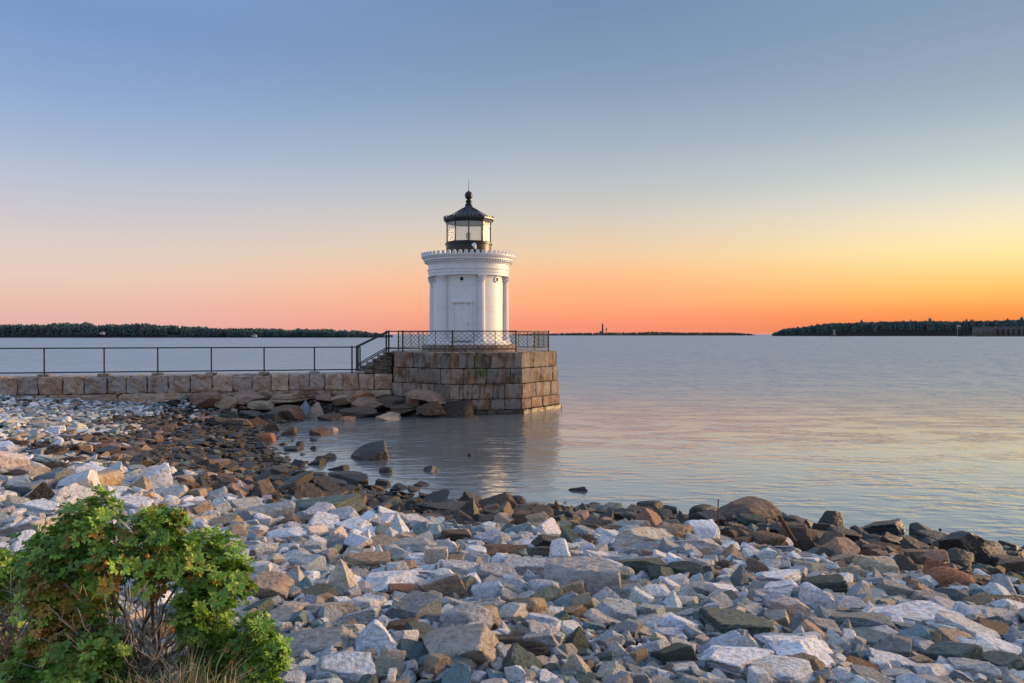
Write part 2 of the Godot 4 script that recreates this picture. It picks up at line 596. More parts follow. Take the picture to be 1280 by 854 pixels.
func build_pier() -> void:
	var o := base("stone_pier", PIER)
	tag(o, "octagonal granite block pier rising from the water under the lighthouse", "pier")
	var back := Transform3D(Basis(), -PIER)
	var st := begin()
	var core := 4.02
	for k in 8:
		var a := octagon(core, k, -1.5)
		var b := octagon(core, k + 1, -1.5)
		var c := octagon(core, k + 1, PIER_TOP - 0.12)
		var d := octagon(core, k, PIER_TOP - 0.12)
		quad(st, a, b, c, d, (a + b) / 2.0 - PIER)
		tri(st, PIER + Vector3.UP * (PIER_TOP - 0.12), c, d, Vector3.UP)
	part("rubble_core", st.commit(), M.joint, o, back)
	st = begin()
	for k in 8:
		tri(st, PIER + Vector3.UP * (PIER_TOP - 0.012), octagon(4.46, k, PIER_TOP - 0.012), octagon(4.46, k + 1, PIER_TOP - 0.012), Vector3.UP)
		quad(st, octagon(4.46, k, PIER_TOP - 0.012), octagon(4.46, k + 1, PIER_TOP - 0.012), octagon(4.46, k + 1, PIER_TOP - 0.14), octagon(4.46, k, PIER_TOP - 0.14), octagon(1, k, 0) + octagon(1, k + 1, 0) - PIER * 2)
	part("deck", st.commit(), M.deck, o, back)
	var shapes := []
	for k in 8: shapes.append(hewn_block(100 + k, 0.05, 6))
	var courses := [[-0.62, 0.40, 4.74], [0.41, 0.90, 4.62], [0.915, 1.62, 4.58], [1.64, 2.36, 4.54], [2.38, PIER_TOP, 4.51]]
	for ci in courses.size():
		var cs: Array = courses[ci]
		var side: float = 2.0 * cs[2] * sin(PI / 8.0)
		for k in 8:
			var t := PIER_TURN + (k + 1.0) * PI / 4.0
			var outw := Vector3(sin(t), 0, cos(t))
			var along := Vector3(cos(t), 0, -sin(t))
			var n: int = [3, 4, 5, 4, 3][ci] + (rng.randi() % 2)
			var cuts := [0.0]
			for i in n: cuts.append(cuts[i] + rng.randf_range(0.45, 1.7))
			for i in n:
				var u0: float = (cuts[i] / cuts[n] - 0.5) * side
				var u1: float = (cuts[i + 1] / cuts[n] - 0.5) * side
				var thick := 0.62
				var face: float = cs[2] * cos(PI / 8.0) + rng.randf_range(-0.035, 0.035)
				var size := Vector3(u1 - u0 - 0.010, cs[1] - cs[0] - 0.004, thick)
				var mid: Vector3 = PIER + along * ((u0 + u1) / 2.0) + outw * (face - thick / 2.0) + Vector3.UP * ((cs[0] + cs[1]) / 2.0)
				var bs := Basis(along, Vector3.UP, outw)
				part("stone_block", shapes[rng.randi() % 8], M.tide_blocks[rng.randi() % 2] if ci == 0 else M.pier_blocks[rng.randi() % 5], o, back * Transform3D(bs * Basis.from_scale(size), mid))

# bearing on the causeway: distance along it where the pixel column px meets a line set `off` metres towards the camera from its axis
func along_walk(px: float, off: float) -> float:
	var k := (px - 640.0) / FOCAL
	var p := PIER + walk_out * off
	# (p.x + t*d.x) = k * -(p.z + t*d.z)
	return -(p.x + k * p.z) / (walk_dir.x + k * walk_dir.z)

func build_causeway() -> void:
	var o := base("causeway", PIER + walk_dir * 4.3)
	tag(o, "long granite block causeway wall leading to the lighthouse pier", "causeway")
	var back := Transform3D(Basis(), -o.position)
	var bs := Basis(walk_dir, Vector3.UP, walk_out * 1.0)
	var shapes := []
	for k in 8: shapes.append(hewn_block(200 + k, 0.085, 6))
	var length := 34.0
	part("rubble_core", box_mesh(Vector3(length, 3.2, HALF_WALK * 2 - 0.5)), M.joint, o, back * Transform3D(bs, PIER + walk_dir * (4.0 + length / 2.0) + Vector3.UP * (WALK_TOP - 1.75)))
	var rows := [[1.26, WALK_TOP, 0.72, 1.0, 0.0], [0.46, 1.245, 1.5, 3.3, 0.06], [-0.5, 0.445, 1.6, 3.2, 0.12]]
	for r in rows:
		var t := 4.28
		while t < 4.2 + length:
			var w: float = rng.randf_range(r[2], r[3])
			var top: float = r[1] + (rng.randf_range(-0.06, 0.04) if r[1] == WALK_TOP else 0.0)
			var size := Vector3(w - 0.035, top - r[0], 0.8)
			var mid: Vector3 = PIER + walk_dir * (t + w / 2.0) + walk_out * (HALF_WALK + r[4] - 0.4 + rng.randf_range(-0.03, 0.03)) + Vector3.UP * ((top + r[0]) / 2.0)
			part("stone_block", shapes[rng.randi() % 8], M.blocks[rng.randi() % 5], o, back * Transform3D(bs.rotated(Vector3.UP, rng.randf_range(-0.012, 0.012)) * Basis.from_scale(size), mid))
			if r[1] == WALK_TOP:   # paving behind the front blocks
				var far: Vector3 = PIER + walk_dir * (t + w / 2.0) - walk_out * 0.4 + Vector3.UP * (WALK_TOP - 0.11)
				part("paving_slab", shapes[(rng.randi() + 3) % 8], M.blocks[rng.randi() % 5], o, back * Transform3D(bs * Basis.from_scale(Vector3(w - 0.02, 0.2, 1.55)), far))
			t += w
	# railing
	var rail := base("walkway_railing", PIER + walk_dir * 8.0 + Vector3.UP * WALK_TOP)
	tag(rail, "black two rail railing of slim posts along the granite causeway", "railing")
	back = Transform3D(Basis(), -rail.position)
	var off := 0.62
	var ends := []
	for px in [-118.0, -28.0, 55.0, 130.0, 197.0, 264.0, 330.0, 393.0, 450.0]:
		var p := PIER + walk_dir * along_walk(px, off) + walk_out * off
		ends.append(p)
		part("post", bar_mesh(p + Vector3.UP * (WALK_TOP - 0.02), p + Vector3.UP * 3.37, 0.036), M.iron, rail, back)
		part("footing", box_mesh(Vector3(0.5, 0.13, 0.4), 0.02), M.deck, rail, back * Transform3D(bs, p + Vector3.UP * (WALK_TOP + 0.055)))
	for y in [3.36, 2.24]:
		part("rail", bar_mesh(ends[0] + Vector3.UP * y, ends[-1] + Vector3.UP * y, 0.03), M.iron, rail, back)
	# stairs
	var stair := base("stone_stair", PIER + walk_dir * 5.0 + Vector3.UP * WALK_TOP)
	tag(stair, "short flight of granite steps from the causeway to the pier top", "stairs")
	back = Transform3D(Basis(), -stair.position)
	for k in 6:
		var y0 := WALK_TOP - 0.02
		var y1 := WALK_TOP + 0.175 * (k + 1)
		var t1 := 4.30
		var t0 := 6.02 - 0.285 * k
		part("step", shapes[k], M.pier_blocks[1 + 2 * (k % 2)], stair, back * Transform3D(bs * Basis.from_scale(Vector3(t0 - t1, (y1 - y0) if k == 0 else 0.185, 1.7)), PIER + walk_dir * (t0 + t1) / 2.0 + Vector3.UP * ((y1 + y0) / 2.0 if k == 0 else y1 - 0.09) - walk_out * 0.1))
	var srail := base("stair_railing", PIER + walk_dir * 6.0 + Vector3.UP * WALK_TOP)
	tag(srail, "black sloping handrails on both sides of the granite steps", "railing")
	back = Transform3D(Basis(), -srail.position)
	for o2 in [0.62, -0.82]:
		var lo: Vector3 = PIER + walk_dir * 5.95 + walk_out * o2
		var hi: Vector3 = PIER + walk_dir * 4.42 + walk_out * o2
		part("post", bar_mesh(lo + Vector3.UP * (WALK_TOP + 0.1), lo + Vector3.UP * 3.42, 0.04), M.iron, srail, back)
		part("post", bar_mesh(hi + Vector3.UP * (PIER_TOP - 0.2), hi + Vector3.UP * 4.2, 0.045), M.iron, srail, back)
		part("handrail", bar_mesh(lo + Vector3.UP * 3.38, hi + Vector3.UP * 4.13, 0.032), M.iron, srail, back)
		part("handrail", bar_mesh(lo + Vector3.UP * 2.42, hi + Vector3.UP * 3.3, 0.028), M.iron, srail, back)
		var corner := octagon(4.06, 6 if o2 > 0.0 else 5, 0)
		for y in [4.155, 3.29]:
			part("rail", bar_mesh(hi + Vector3.UP * y, corner + Vector3.UP * y, 0.026), M.iron, srail, back)
	# newel at the head of the causeway rail
	var nw := PIER + walk_dir * 6.25 + walk_out * 0.62
	part("post", bar_mesh(nw + Vector3.UP * (WALK_TOP - 0.02), nw + Vector3.UP * 3.42, 0.04), M.iron, srail, back)

func build_pier_railing() -> void:
	var o := base("pier_railing", PIER + Vector3.UP * PIER_TOP)
	tag(o, "black iron lattice railing round the top of the octagonal pier", "railing")
	var back := Transform3D(Basis(), -o.position)
	var R := 4.06
	for k in 8:
		var a := octagon(R, k, 0)
		var b := octagon(R, k + 1, 0)
		part("corner_post", bar_mesh(a + Vector3.UP * (PIER_TOP - 0.02), a + Vector3.UP * 4.2, 0.04), M.iron, o, back)
		if k == 5:   # the gap at the head of the stairs
			continue
		for y in [4.155, 3.29]:
			part("rail", bar_mesh(a + Vector3.UP * y, b + Vector3.UP * y, 0.026), M.iron, o, back)
		var d := b - a
		for i in [1, 2]:
			var p: Vector3 = a + d * (i / 3.0)
			part("baluster", bar_mesh(p + Vector3.UP * 3.29, p + Vector3.UP * 4.155, 0.018), M.iron, o, back)
		# diamond lattice of thin rods
		var st := begin()
		var n := 11
		var rise := 0.865
		var run := d / n
		for i in range(-4, n):
			for s in [1, -1]:
				# each rod climbs four cells
				var t0 := float(i) if s == 1 else float(i + 4)
				var e0 := 0.0
				var e1 := 4.0
				if s == 1:
					e0 = maxf(0.0, -t0)
					e1 = minf(4.0, n - t0)
				else:
					e0 = maxf(0.0, t0 - n)
					e1 = minf(4.0, t0)
				if e1 - e0 < 0.2: continue
				add_bar(st, a + run * (t0 + s * e0) + Vector3.UP * (3.29 + rise * e0 / 4.0), a + run * (t0 + s * e1) + Vector3.UP * (3.29 + rise * e1 / 4.0), 0.0085, -1.0, 4)
		part("lattice", st.commit(), M.iron, o, back)

# ------------------------------------------------------------------ lighthouse
func build_lighthouse() -> void:
	var o := base("lighthouse", Vector3(-2.28, PIER_TOP, -42.0))
	tag(o, "small white round lighthouse with columns and black lantern on the pier", "lighthouse")
	var up := -PIER_TOP
	part("plinth", lathe_mesh([Vector2(0, -0.02), Vector2(2.46, -0.02), Vector2(2.46, 0.30), Vector2(2.42, 0.34), Vector2(0, 0.34)], 48), M.pier_blocks[2], o)
	var bs := up + 3.47
	# base ring, wall with a moulded foot, entablature
	part("base_ring", lathe_mesh([Vector2(2.24, bs), Vector2(2.24, bs + 0.07), Vector2(2.20, bs + 0.10), Vector2(2.10, bs + 0.13), Vector2(2.10, bs + 0.2), Vector2(1.7, bs + 0.22)], 96), M.paint, o)
	var wt := up + 7.02
	part("wall", lathe_mesh([Vector2(1.86, bs + 0.18), Vector2(1.86, bs + 1.63), Vector2(1.852, bs + 1.635), Vector2(1.852, bs + 1.65), Vector2(1.86, bs + 1.655), Vector2(1.86, bs + 3.0), Vector2(1.852, bs + 3.005), Vector2(1.852, bs + 3.02), Vector2(1.86, bs + 3.025), Vector2(1.86, wt)], 96), M.paint, o)
	var ent := part("entablature", lathe_mesh([Vector2(1.7, wt - 0.01), Vector2(2.10, wt - 0.01), Vector2(2.10, wt + 0.13), Vector2(2.13, wt + 0.13), Vector2(2.13, wt + 0.27), Vector2(2.17, wt + 0.30), Vector2(2.17, wt + 0.34), Vector2(2.12, wt + 0.35), Vector2(2.12, wt + 0.58), Vector2(2.16, wt + 0.60), Vector2(2.18, wt + 0.66), Vector2(1.2, wt + 0.67)], 96), M.paint, o)
	var cn := part("cornice", lathe_mesh([Vector2(1.5, wt + 0.655), Vector2(2.20, wt + 0.66), Vector2(2.22, wt + 0.68), Vector2(2.22, wt + 0.76), Vector2(2.36, wt + 0.78), Vector2(2.36, wt + 0.86), Vector2(2.42, wt + 0.90), Vector2(2.47, wt + 0.98), Vector2(2.49, wt + 0.985), Vector2(2.49, wt + 1.03), Vector2(2.3, wt + 1.05), Vector2(0, wt + 1.06)], 96), M.paint, o)
	# dentils under the cornice
	var dent := box_mesh(Vector3(0.075, 0.075, 0.11), 0.006)
	for k in 88:
		var t := TAU * k / 88.0
		part("dentil", dent, M.paint, ent, Transform3D(Basis(Vector3.UP, t), Vector3(sin(t) * 2.265, wt + 0.722, cos(t) * 2.265)))
	# upright leaf ornaments on the cornice
	var leaf := []
	for p in [[-0.085, 0], [-0.095, 0.07], [-0.085, 0.13], [-0.05, 0.17], [0, 0.19], [0.05, 0.17], [0.085, 0.13], [0.095, 0.07], [0.085, 0]]: leaf.append(Vector2(p[0], p[1]))
	var ant := prism_mesh(leaf, -0.035, 0.035)
	for k in 52:
		var t := TAU * k / 52.0
		part("antefix", ant, M.paint, cn, Transform3D(Basis(Vector3.UP, t) * Basis(Vector3.RIGHT, 0.25), Vector3(sin(t) * 2.43, wt + 1.02, cos(t) * 2.43)))
	# six engaged columns
	for k in 6:
		var t := deg_to_rad(22.5 + 60.0 * k)
		var col := Node3D.new()
		col.name = "column"
		o.add_child(col, true)
		col.transform = Transform3D(Basis(Vector3.UP, t), Vector3(sin(t) * 1.93, 0, cos(t) * 1.93))
		part("column_base", lathe_mesh([Vector2(0.0, bs + 0.1), Vector2(0.25, bs + 0.1), Vector2(0.25, bs + 0.16), Vector2(0.265, bs + 0.19), Vector2(0.265, bs + 0.23), Vector2(0.235, bs + 0.26), Vector2(0.22, bs + 0.30), Vector2(0.235, bs + 0.33), Vector2(0.20, bs + 0.36), Vector2(0.19, bs + 0.38)], 32), M.paint, col)
		# fluted shaft
		var st := begin()
		var y0 := bs + 0.37
		var y1 := wt - 0.36
		var sides := 72
		for j in 6:
			for i in sides:
				var q := []
				for e in [[i, j], [i + 1, j], [i + 1, j + 1], [i, j + 1]]:
					var a: float = TAU * e[0] / sides
					var hh: float = e[1] / 6.0
					var r: float = lerpf(0.19, 0.165, hh * hh) - 0.011 * absf(sin(a * 9.0))
					q.append(Vector3(sin(a) * r, lerpf(y0, y1, hh), cos(a) * r))
				quad(st, q[0], q[1], q[2], q[3], Vector3(q[0].x, 0, q[0].z))
		part("shaft", st.commit(), M.paint, col)
		var cap := part("capital", lathe_mesh([Vector2(0.17, y1), Vector2(0.185, y1 + 0.01), Vector2(0.185, y1 + 0.03), Vector2(0.165, y1 + 0.04), Vector2(0.17, y1 + 0.16), Vector2(0.20, y1 + 0.27), Vector2(0.235, y1 + 0.31)], 32), M.paint, col)
		part("abacus", box_mesh(Vector3(0.47, 0.05, 0.47), 0.01), M.paint, cap, Transform3D(Basis(), Vector3(0, y1 + 0.333, 0)))
		st = begin()
		for tier in 2:
			for i in 8:
				var a := TAU * (i + 0.5 * tier) / 8.0
				var rb := 0.165
				var yb := y1 + 0.04
				var yt := y1 + (0.15 if tier == 0 else 0.25)
				for seg in 3:
					var f0 := seg / 3.0
					var f1 := (seg + 1) / 3.0
					var p0 := Vector3(0, lerpf(yb, yt, f0), rb + 0.085 * f0 * f0 + 0.01)
					var p1 := Vector3(0, lerpf(yb, yt, f1) - (0.02 if seg == 2 else 0.0), rb + 0.085 * f1 * f1 + 0.01)
					add_box(st, Transform3D(Basis(Vector3.UP, a) * Basis(Vector3.RIGHT, Vector2(p1.y - p0.y, p1.z - p0.z).angle()), Basis(Vector3.UP, a) * ((p0 + p1) / 2.0)), Vector3(0.085 * (1.0 - 0.35 * f0), p0.distance_to(p1) + 0.012, 0.024), 0.007)
		for c in 4:
			var a := TAU * (c + 0.5) / 4.0
			var p := Vector3(sin(a) * 0.275, y1 + 0.265, cos(a) * 0.275)
			add_box(st, Transform3D(Basis(Vector3.UP, a) * Basis(Vector3.RIGHT, 0.5), p), Vector3(0.05, 0.09, 0.085), 0.025)
		part("leaf_carving", st.commit(), M.paint, cap)
	# door in its frame
	var dt := deg_to_rad(-7.5)
	var dx := Basis(Vector3.UP, dt)
	var door := part("door", box_mesh(Vector3(0.80, 1.84, 0.05), 0.006), M.paint, o, Transform3D(dx, dx * Vector3(0, bs + 0.18 + 0.92, 1.845)))
	for sx in [-1, 1]:
		part("door_jamb", box_mesh(Vector3(0.10, 1.96, 0.16), 0.012), M.paint, o, Transform3D(dx, dx * Vector3(sx * 0.452, bs + 0.18 + 0.96, 1.83)))
	part("lintel", box_mesh(Vector3(1.08, 0.11, 0.26), 0.012), M.paint, o, Transform3D(dx, dx * Vector3(0, bs + 0.18 + 1.995, 1.83)))
	part("threshold", box_mesh(Vector3(1.02, 0.10, 0.3), 0.012), M.deck, o, Transform3D(dx, dx * Vector3(0, bs + 0.165, 2.0)))
	for sx in [-1, 1]:
		for e in [[-0.46, 0.62], [0.40, 0.80]]:
			part("panel", box_mesh(Vector3(0.29, e[1], 0.02), 0.008), M.paint, door, Transform3D(Basis(), Vector3(sx * 0.185, e[0], 0.028)))
	part("handle", bar_mesh(Vector3(0.33, -0.05, 0.02), Vector3(0.33, -0.05, 0.08), 0.022), M.iron, door)
	# round vents high in each bay
	for k in 6:
		var t := deg_to_rad(-7.5 + 60.0 * k)
		var vent := part("vent", lathe_mesh([Vector2(0, 0), Vector2(0.105, 0), Vector2(0.105, 0.045), Vector2(0, 0.045)], 24), M.dark, o, Transform3D(Basis(Vector3.UP, t) * Basis(Vector3.RIGHT, PI / 2), Basis(Vector3.UP, t) * Vector3(0, wt - 0.22, 1.845)))
		part("vent_rim", lathe_mesh([Vector2(0.10, 0.02), Vector2(0.10, 0.07), Vector2(0.15, 0.07), Vector2(0.155, 0.0)], 24), M.paint, vent)
	# lantern: low drum, glazed octagon, roof, ball and spike
	var lt := wt + 1.05
	part("lantern_drum", lathe_mesh([Vector2(1.24, lt), Vector2(1.24, lt + 0.06), Vector2(1.19, lt + 0.08), Vector2(1.19, lt + 0.60), Vector2(1.24, lt + 0.62), Vector2(1.24, lt + 0.70), Vector2(0, lt + 0.70)], 64), M.black_paint, o)
	var g0 := lt + 0.70
	var g1 := g0 + 1.12
	var n := 10
	var frame := Node3D.new()
	frame.name = "lantern_glazing"
	o.add_child(frame)
	for k in n:
		var a := TAU * (k + 0.1) / n
		var b := TAU * (k + 1.1) / n
		var pa := Vector3(sin(a), 0, cos(a)) * 1.19
		var pb := Vector3(sin(b), 0, cos(b)) * 1.19
		part("glazing_bar", bar_mesh(pa + Vector3.UP * g0, pa + Vector3.UP * g1, 0.03), M.iron, frame)
		part("sill_bar", bar_mesh(pa + Vector3.UP * (g0 + 0.03), pb + Vector3.UP * (g0 + 0.03), 0.035), M.iron, frame)
		part("head_bar", bar_mesh(pa + Vector3.UP * (g1 - 0.03), pb + Vector3.UP * (g1 - 0.03), 0.035), M.iron, frame)
		var st := begin()
		quad(st, pa + Vector3.UP * (g0 + 0.03), pb + Vector3.UP * (g0 + 0.03), pb + Vector3.UP * (g1 - 0.03), pa + Vector3.UP * (g1 - 0.03), pa + pb)
		part("pane", st.commit(), M.glass, frame)
	part("lamp_stand", lathe_mesh([Vector2(0.0, g0), Vector2(0.16, g0), Vector2(0.12, g0 + 0.06), Vector2(0.07, g0 + 0.10), Vector2(0.07, g0 + 0.26), Vector2(0.14, g0 + 0.28), Vector2(0.15, g0 + 0.52), Vector2(0.10, g0 + 0.58), Vector2(0.0, g0 + 0.6)], 24), plain(Color(0.35, 0.36, 0.34), 0.3), o)
	var roof := part("lantern_roof", lathe_mesh([Vector2(0, g1 - 0.02), Vector2(1.26, g1 - 0.02), Vector2(1.30, g1 + 0.06), Vector2(1.38, g1 + 0.10), Vector2(1.38, g1 + 0.17), Vector2(1.14, g1 + 0.21), Vector2(0.80, g1 + 0.37), Vector2(0.50, g1 + 0.55), Vector2(0.28, g1 + 0.74), Vector2(0.17, g1 + 0.90)], n, Vector3.ZERO, true, TAU * 0.1 / n), M.black_paint, o)
	for k in n:
		var a := TAU * (k + 0.1) / n
		var c := Vector3(sin(a), 0, cos(a))
		part("roof_rib", bar_mesh(c * 1.15 + Vector3.UP * (g1 + 0.215), c * 0.28 + Vector3.UP * (g1 + 0.75), 0.022), M.black_paint, roof)
	var tooth := []
	for p in [[-0.05, 0], [-0.06, 0.05], [-0.03, 0.10], [0, 0.115], [0.03, 0.10], [0.06, 0.05], [0.05, 0]]: tooth.append(Vector2(p[0], p[1]))
	var tm := prism_mesh(tooth, -0.02, 0.02)
	for k in 40:
		var t := TAU * k / 40.0
		var c := cos(fposmod(t - TAU * 0.1 / n, TAU / n) - PI / n)
		var r := 1.35 * cos(PI / n) / c
		part("antefix", tm, M.black_paint, roof, Transform3D(Basis(Vector3.UP, t), Vector3(sin(t) * r, g1 + 0.16, cos(t) * r)))
	var fin := part("finial", lathe_mesh([Vector2(0.19, g1 + 0.88), Vector2(0.20, g1 + 0.93), Vector2(0.13, g1 + 1.0), Vector2(0.15, g1 + 1.06), Vector2(0.17, g1 + 1.12), Vector2(0.11, g1 + 1.18), Vector2(0.09, g1 + 1.22), Vector2(0.15, g1 + 1.26), Vector2(0.195, g1 + 1.33), Vector2(0.21, g1 + 1.42), Vector2(0.195, g1 + 1.51), Vector2(0.15, g1 + 1.58), Vector2(0.06, g1 + 1.63), Vector2(0.03, g1 + 1.66)], 28), M.black_paint, o)
	part("spike", bar_mesh(Vector3(0, g1 + 1.62, 0), Vector3(0, g1 + 2.28, 0), 0.018, 0.006, 8), M.iron, fin)
	# horn lamp on the gallery
	var sl := part("floodlight", lathe_mesh([Vector2(0.05, 0), Vector2(0.07, 0.04), Vector2(0.11, 0.28), Vector2(0.12, 0.30), Vector2(0.0, 0.28)], 20), M.paint, o, Transform3D(Basis(Vector3(1, 0, 0.3).normalized(), 0.9), Vector3(0.42, lt + 0.30, 1.36)))
	part("bracket", bar_mesh(Vector3(0.42, lt - 0.01, 1.36), Vector3(0.42, lt + 0.32, 1.36), 0.05), M.black_paint, o)

# ------------------------------------------------------------------ far shores
func outline_at(line: Array, px: float) -> float:
	for k in line.size() - 1:
		if px <= line[k + 1][0]:
			return lerpf(line[k][1], line[k + 1][1], clampf((px - line[k][0]) / (line[k + 1][0] - line[k][0]), 0, 1))
	return line[-1][1]

func icosphere(level: int) -> Array:
	var t := (1.0 + sqrt(5.0)) / 2.0
	var v: Array[Vector3] = []
	for p in [[-1, t, 0], [1, t, 0], [-1, -t, 0], [1, -t, 0], [0, -1, t], [0, 1, t], [0, -1, -t], [0, 1, -t], [t, 0, -1], [t, 0, 1], [-t, 0, -1], [-t, 0, 1]]:
		v.append(Vector3(p[0], p[1], p[2]).normalized())
	var f := [[0, 11, 5], [0, 5, 1], [0, 1, 7], [0, 7, 10], [0, 10, 11], [1, 5, 9], [5, 11, 4], [11, 10, 2], [10, 7, 6], [7, 1, 8], [3, 9, 4], [3, 4, 2], [3, 2, 6], [3, 6, 8], [3, 8, 9], [4, 9, 5], [2, 4, 11], [6, 2, 10], [8, 6, 7], [9, 8, 1]]
	for l in level:
		var mid := {}
		var g := []
		for q in f:
			var m := []
			for e in 3:
				var a: int = q[e]
				var b: int = q[(e + 1) % 3]
				var key := mini(a, b) * 100000 + maxi(a, b)
				if not mid.has(key):
					mid[key] = v.size()
					v.append(((v[a] + v[b]) / 2.0).normalized())
				m.append(mid[key])
			g.append([q[0], m[0], m[2]])
			g.append([q[1], m[1], m[0]])
			g.append([q[2], m[2], m[1]])
			g.append([m[0], m[1], m[2]])
		f = g
	return [v, f]

func multi(called: String, mesh: Mesh, mat: Material, xfs: Array, parent: Node, colors := []) -> MultiMeshInstance3D:
	var mm := MultiMesh.new()
	mm.transform_format = MultiMesh.TRANSFORM_3D
	mm.use_colors = not colors.is_empty()
	mm.mesh = mesh
	mm.instance_count = xfs.size()
	for i in xfs.size():
		mm.set_instance_transform(i, xfs[i])
		if not colors.is_empty(): mm.set_instance_color(i, colors[i])
	var o := MultiMeshInstance3D.new()
	o.name = called
	o.multimesh = mm
	o.material_override = mat
	parent.add_child(o, true)
	return o

func tree_shape(sd: int, conifer: bool) -> Mesh:
	# a ragged far crown, unit height and about unit width
	var st := begin()
	var r := RandomNumberGenerator.new()
	r.seed = sd
	for k in 46:
		var y := r.randf_range(0.12, 1.0)
		var rad: float = (0.42 * (1.05 - y)) if conifer else 0.5 * sqrt(maxf(0.02, 1.0 - pow((y - 0.55) / 0.5, 2.0)))
		var a := r.randf() * TAU
		var c := Vector3(cos(a) * rad * r.randf_range(0.3, 1.0), y - 0.06, sin(a) * rad * r.randf_range(0.3, 1.0))
		var s := r.randf_range(0.07, 0.16)
		var q := []
		for d in [Vector3(1, 0, 0), Vector3(-1, 0, 0), Vector3(0, 1, 0), Vector3(0, -1, 0), Vector3(0, 0, 1), Vector3(0, 0, -1)]:
			q.append(c + d * s * r.randf_range(0.6, 1.2))
		for e in [[0, 2, 4], [2, 1, 4], [1, 3, 4], [3, 0, 4], [2, 0, 5], [1, 2, 5], [3, 1, 5], [0, 3, 5]]:
			tri(st, q[e[0]], q[e[1]], q[e[2]], (q[e[0]] + q[e[1]] + q[e[2]]) / 3.0 - c)
	add_bar(st, Vector3(0, -0.1, 0), Vector3(0, 0.6, 0), 0.03, 0.015, 5)
	return st.commit()

func far_shore(called: String, label: String, line: Array, depth: float, thick: float, count: int, tree_h: float, shapes: Array) -> void:
	# land: a low bank under the trees
	var st := begin()
	var rows := []
	var n := 60
	var x0: float = line[0][0]
	var x1: float = line[-1][0]
	for j in 5:
		var row := []
		for i in n + 1:
			var px := lerpf(x0, x1, float(i) / n)
			var back: float = thick * [0.0, 0.10, 0.4, 0.8, 1.0][j]
			var top := EYE.y + (HORIZON - outline_at(line, px)) * (depth + back) / FOCAL
			var rise: float = [-0.3, 1.0, 1.0, 1.0, -0.3][j]
			var hh: float = (maxf(top - tree_h, 1.2) if rise > 0 else -0.5)
			if i == 0 or i == n: hh = -0.5
			row.append(Vector3((px - 640.0) / FOCAL * (depth + back), hh, -depth - back))
		rows.append(row)
	for j in 4:
		for i in n:
			quad(st, rows[j][i], rows[j][i + 1], rows[j + 1][i + 1], rows[j + 1][i], Vector3.UP + Vector3(0, 0, 0.3))
	var isl := part("island", st.commit(), M.bank, self)
	tag(isl, "", "", "", "structure")
	var xfs := [[], [], [], []]
	var cols := [[], [], [], []]
	for k in count:
		var px := rng.randf_range(x0 + 1.0, x1 - 1.0)
		var dz := thick * (0.07 + 0.8 * pow(rng.randf(), 1.5))
		var top := EYE.y + (HORIZON - outline_at(line, px)) * (depth + dz) / FOCAL
		var floor_y := maxf(top - tree_h, 1.2) if dz > thick * 0.1 else 0.8
		var h: float = maxf(top - floor_y, 1.5) * rng.randf_range(0.62, 1.03) * (1.0 + 0.28 * fine.get_noise_2d(px * 9.0, dz * 0.6))
		var s := rng.randi() % 4
		var w: float = minf(h, tree_h) * rng.randf_range(0.7, 1.2)
		xfs[s].append(Transform3D(Basis(Vector3.UP, rng.randf() * TAU) * Basis.from_scale(Vector3(w, h, w)), Vector3((px - 640.0) / FOCAL * (depth + dz), floor_y - 0.3, -depth - dz)))
		var g := rng.randf_range(0.75, 1.25)
		cols[s].append(Color(0.078 * g * rng.randf_range(0.85, 1.3), 0.120 * g, 0.114 * g))
	var wood := base(called, Vector3(0, 0, 0))
	tag(wood, label, "woods", "", "stuff")
	for s in 4:
		multi("trees", shapes[s], M.far_leaf, xfs[s], wood, cols[s])

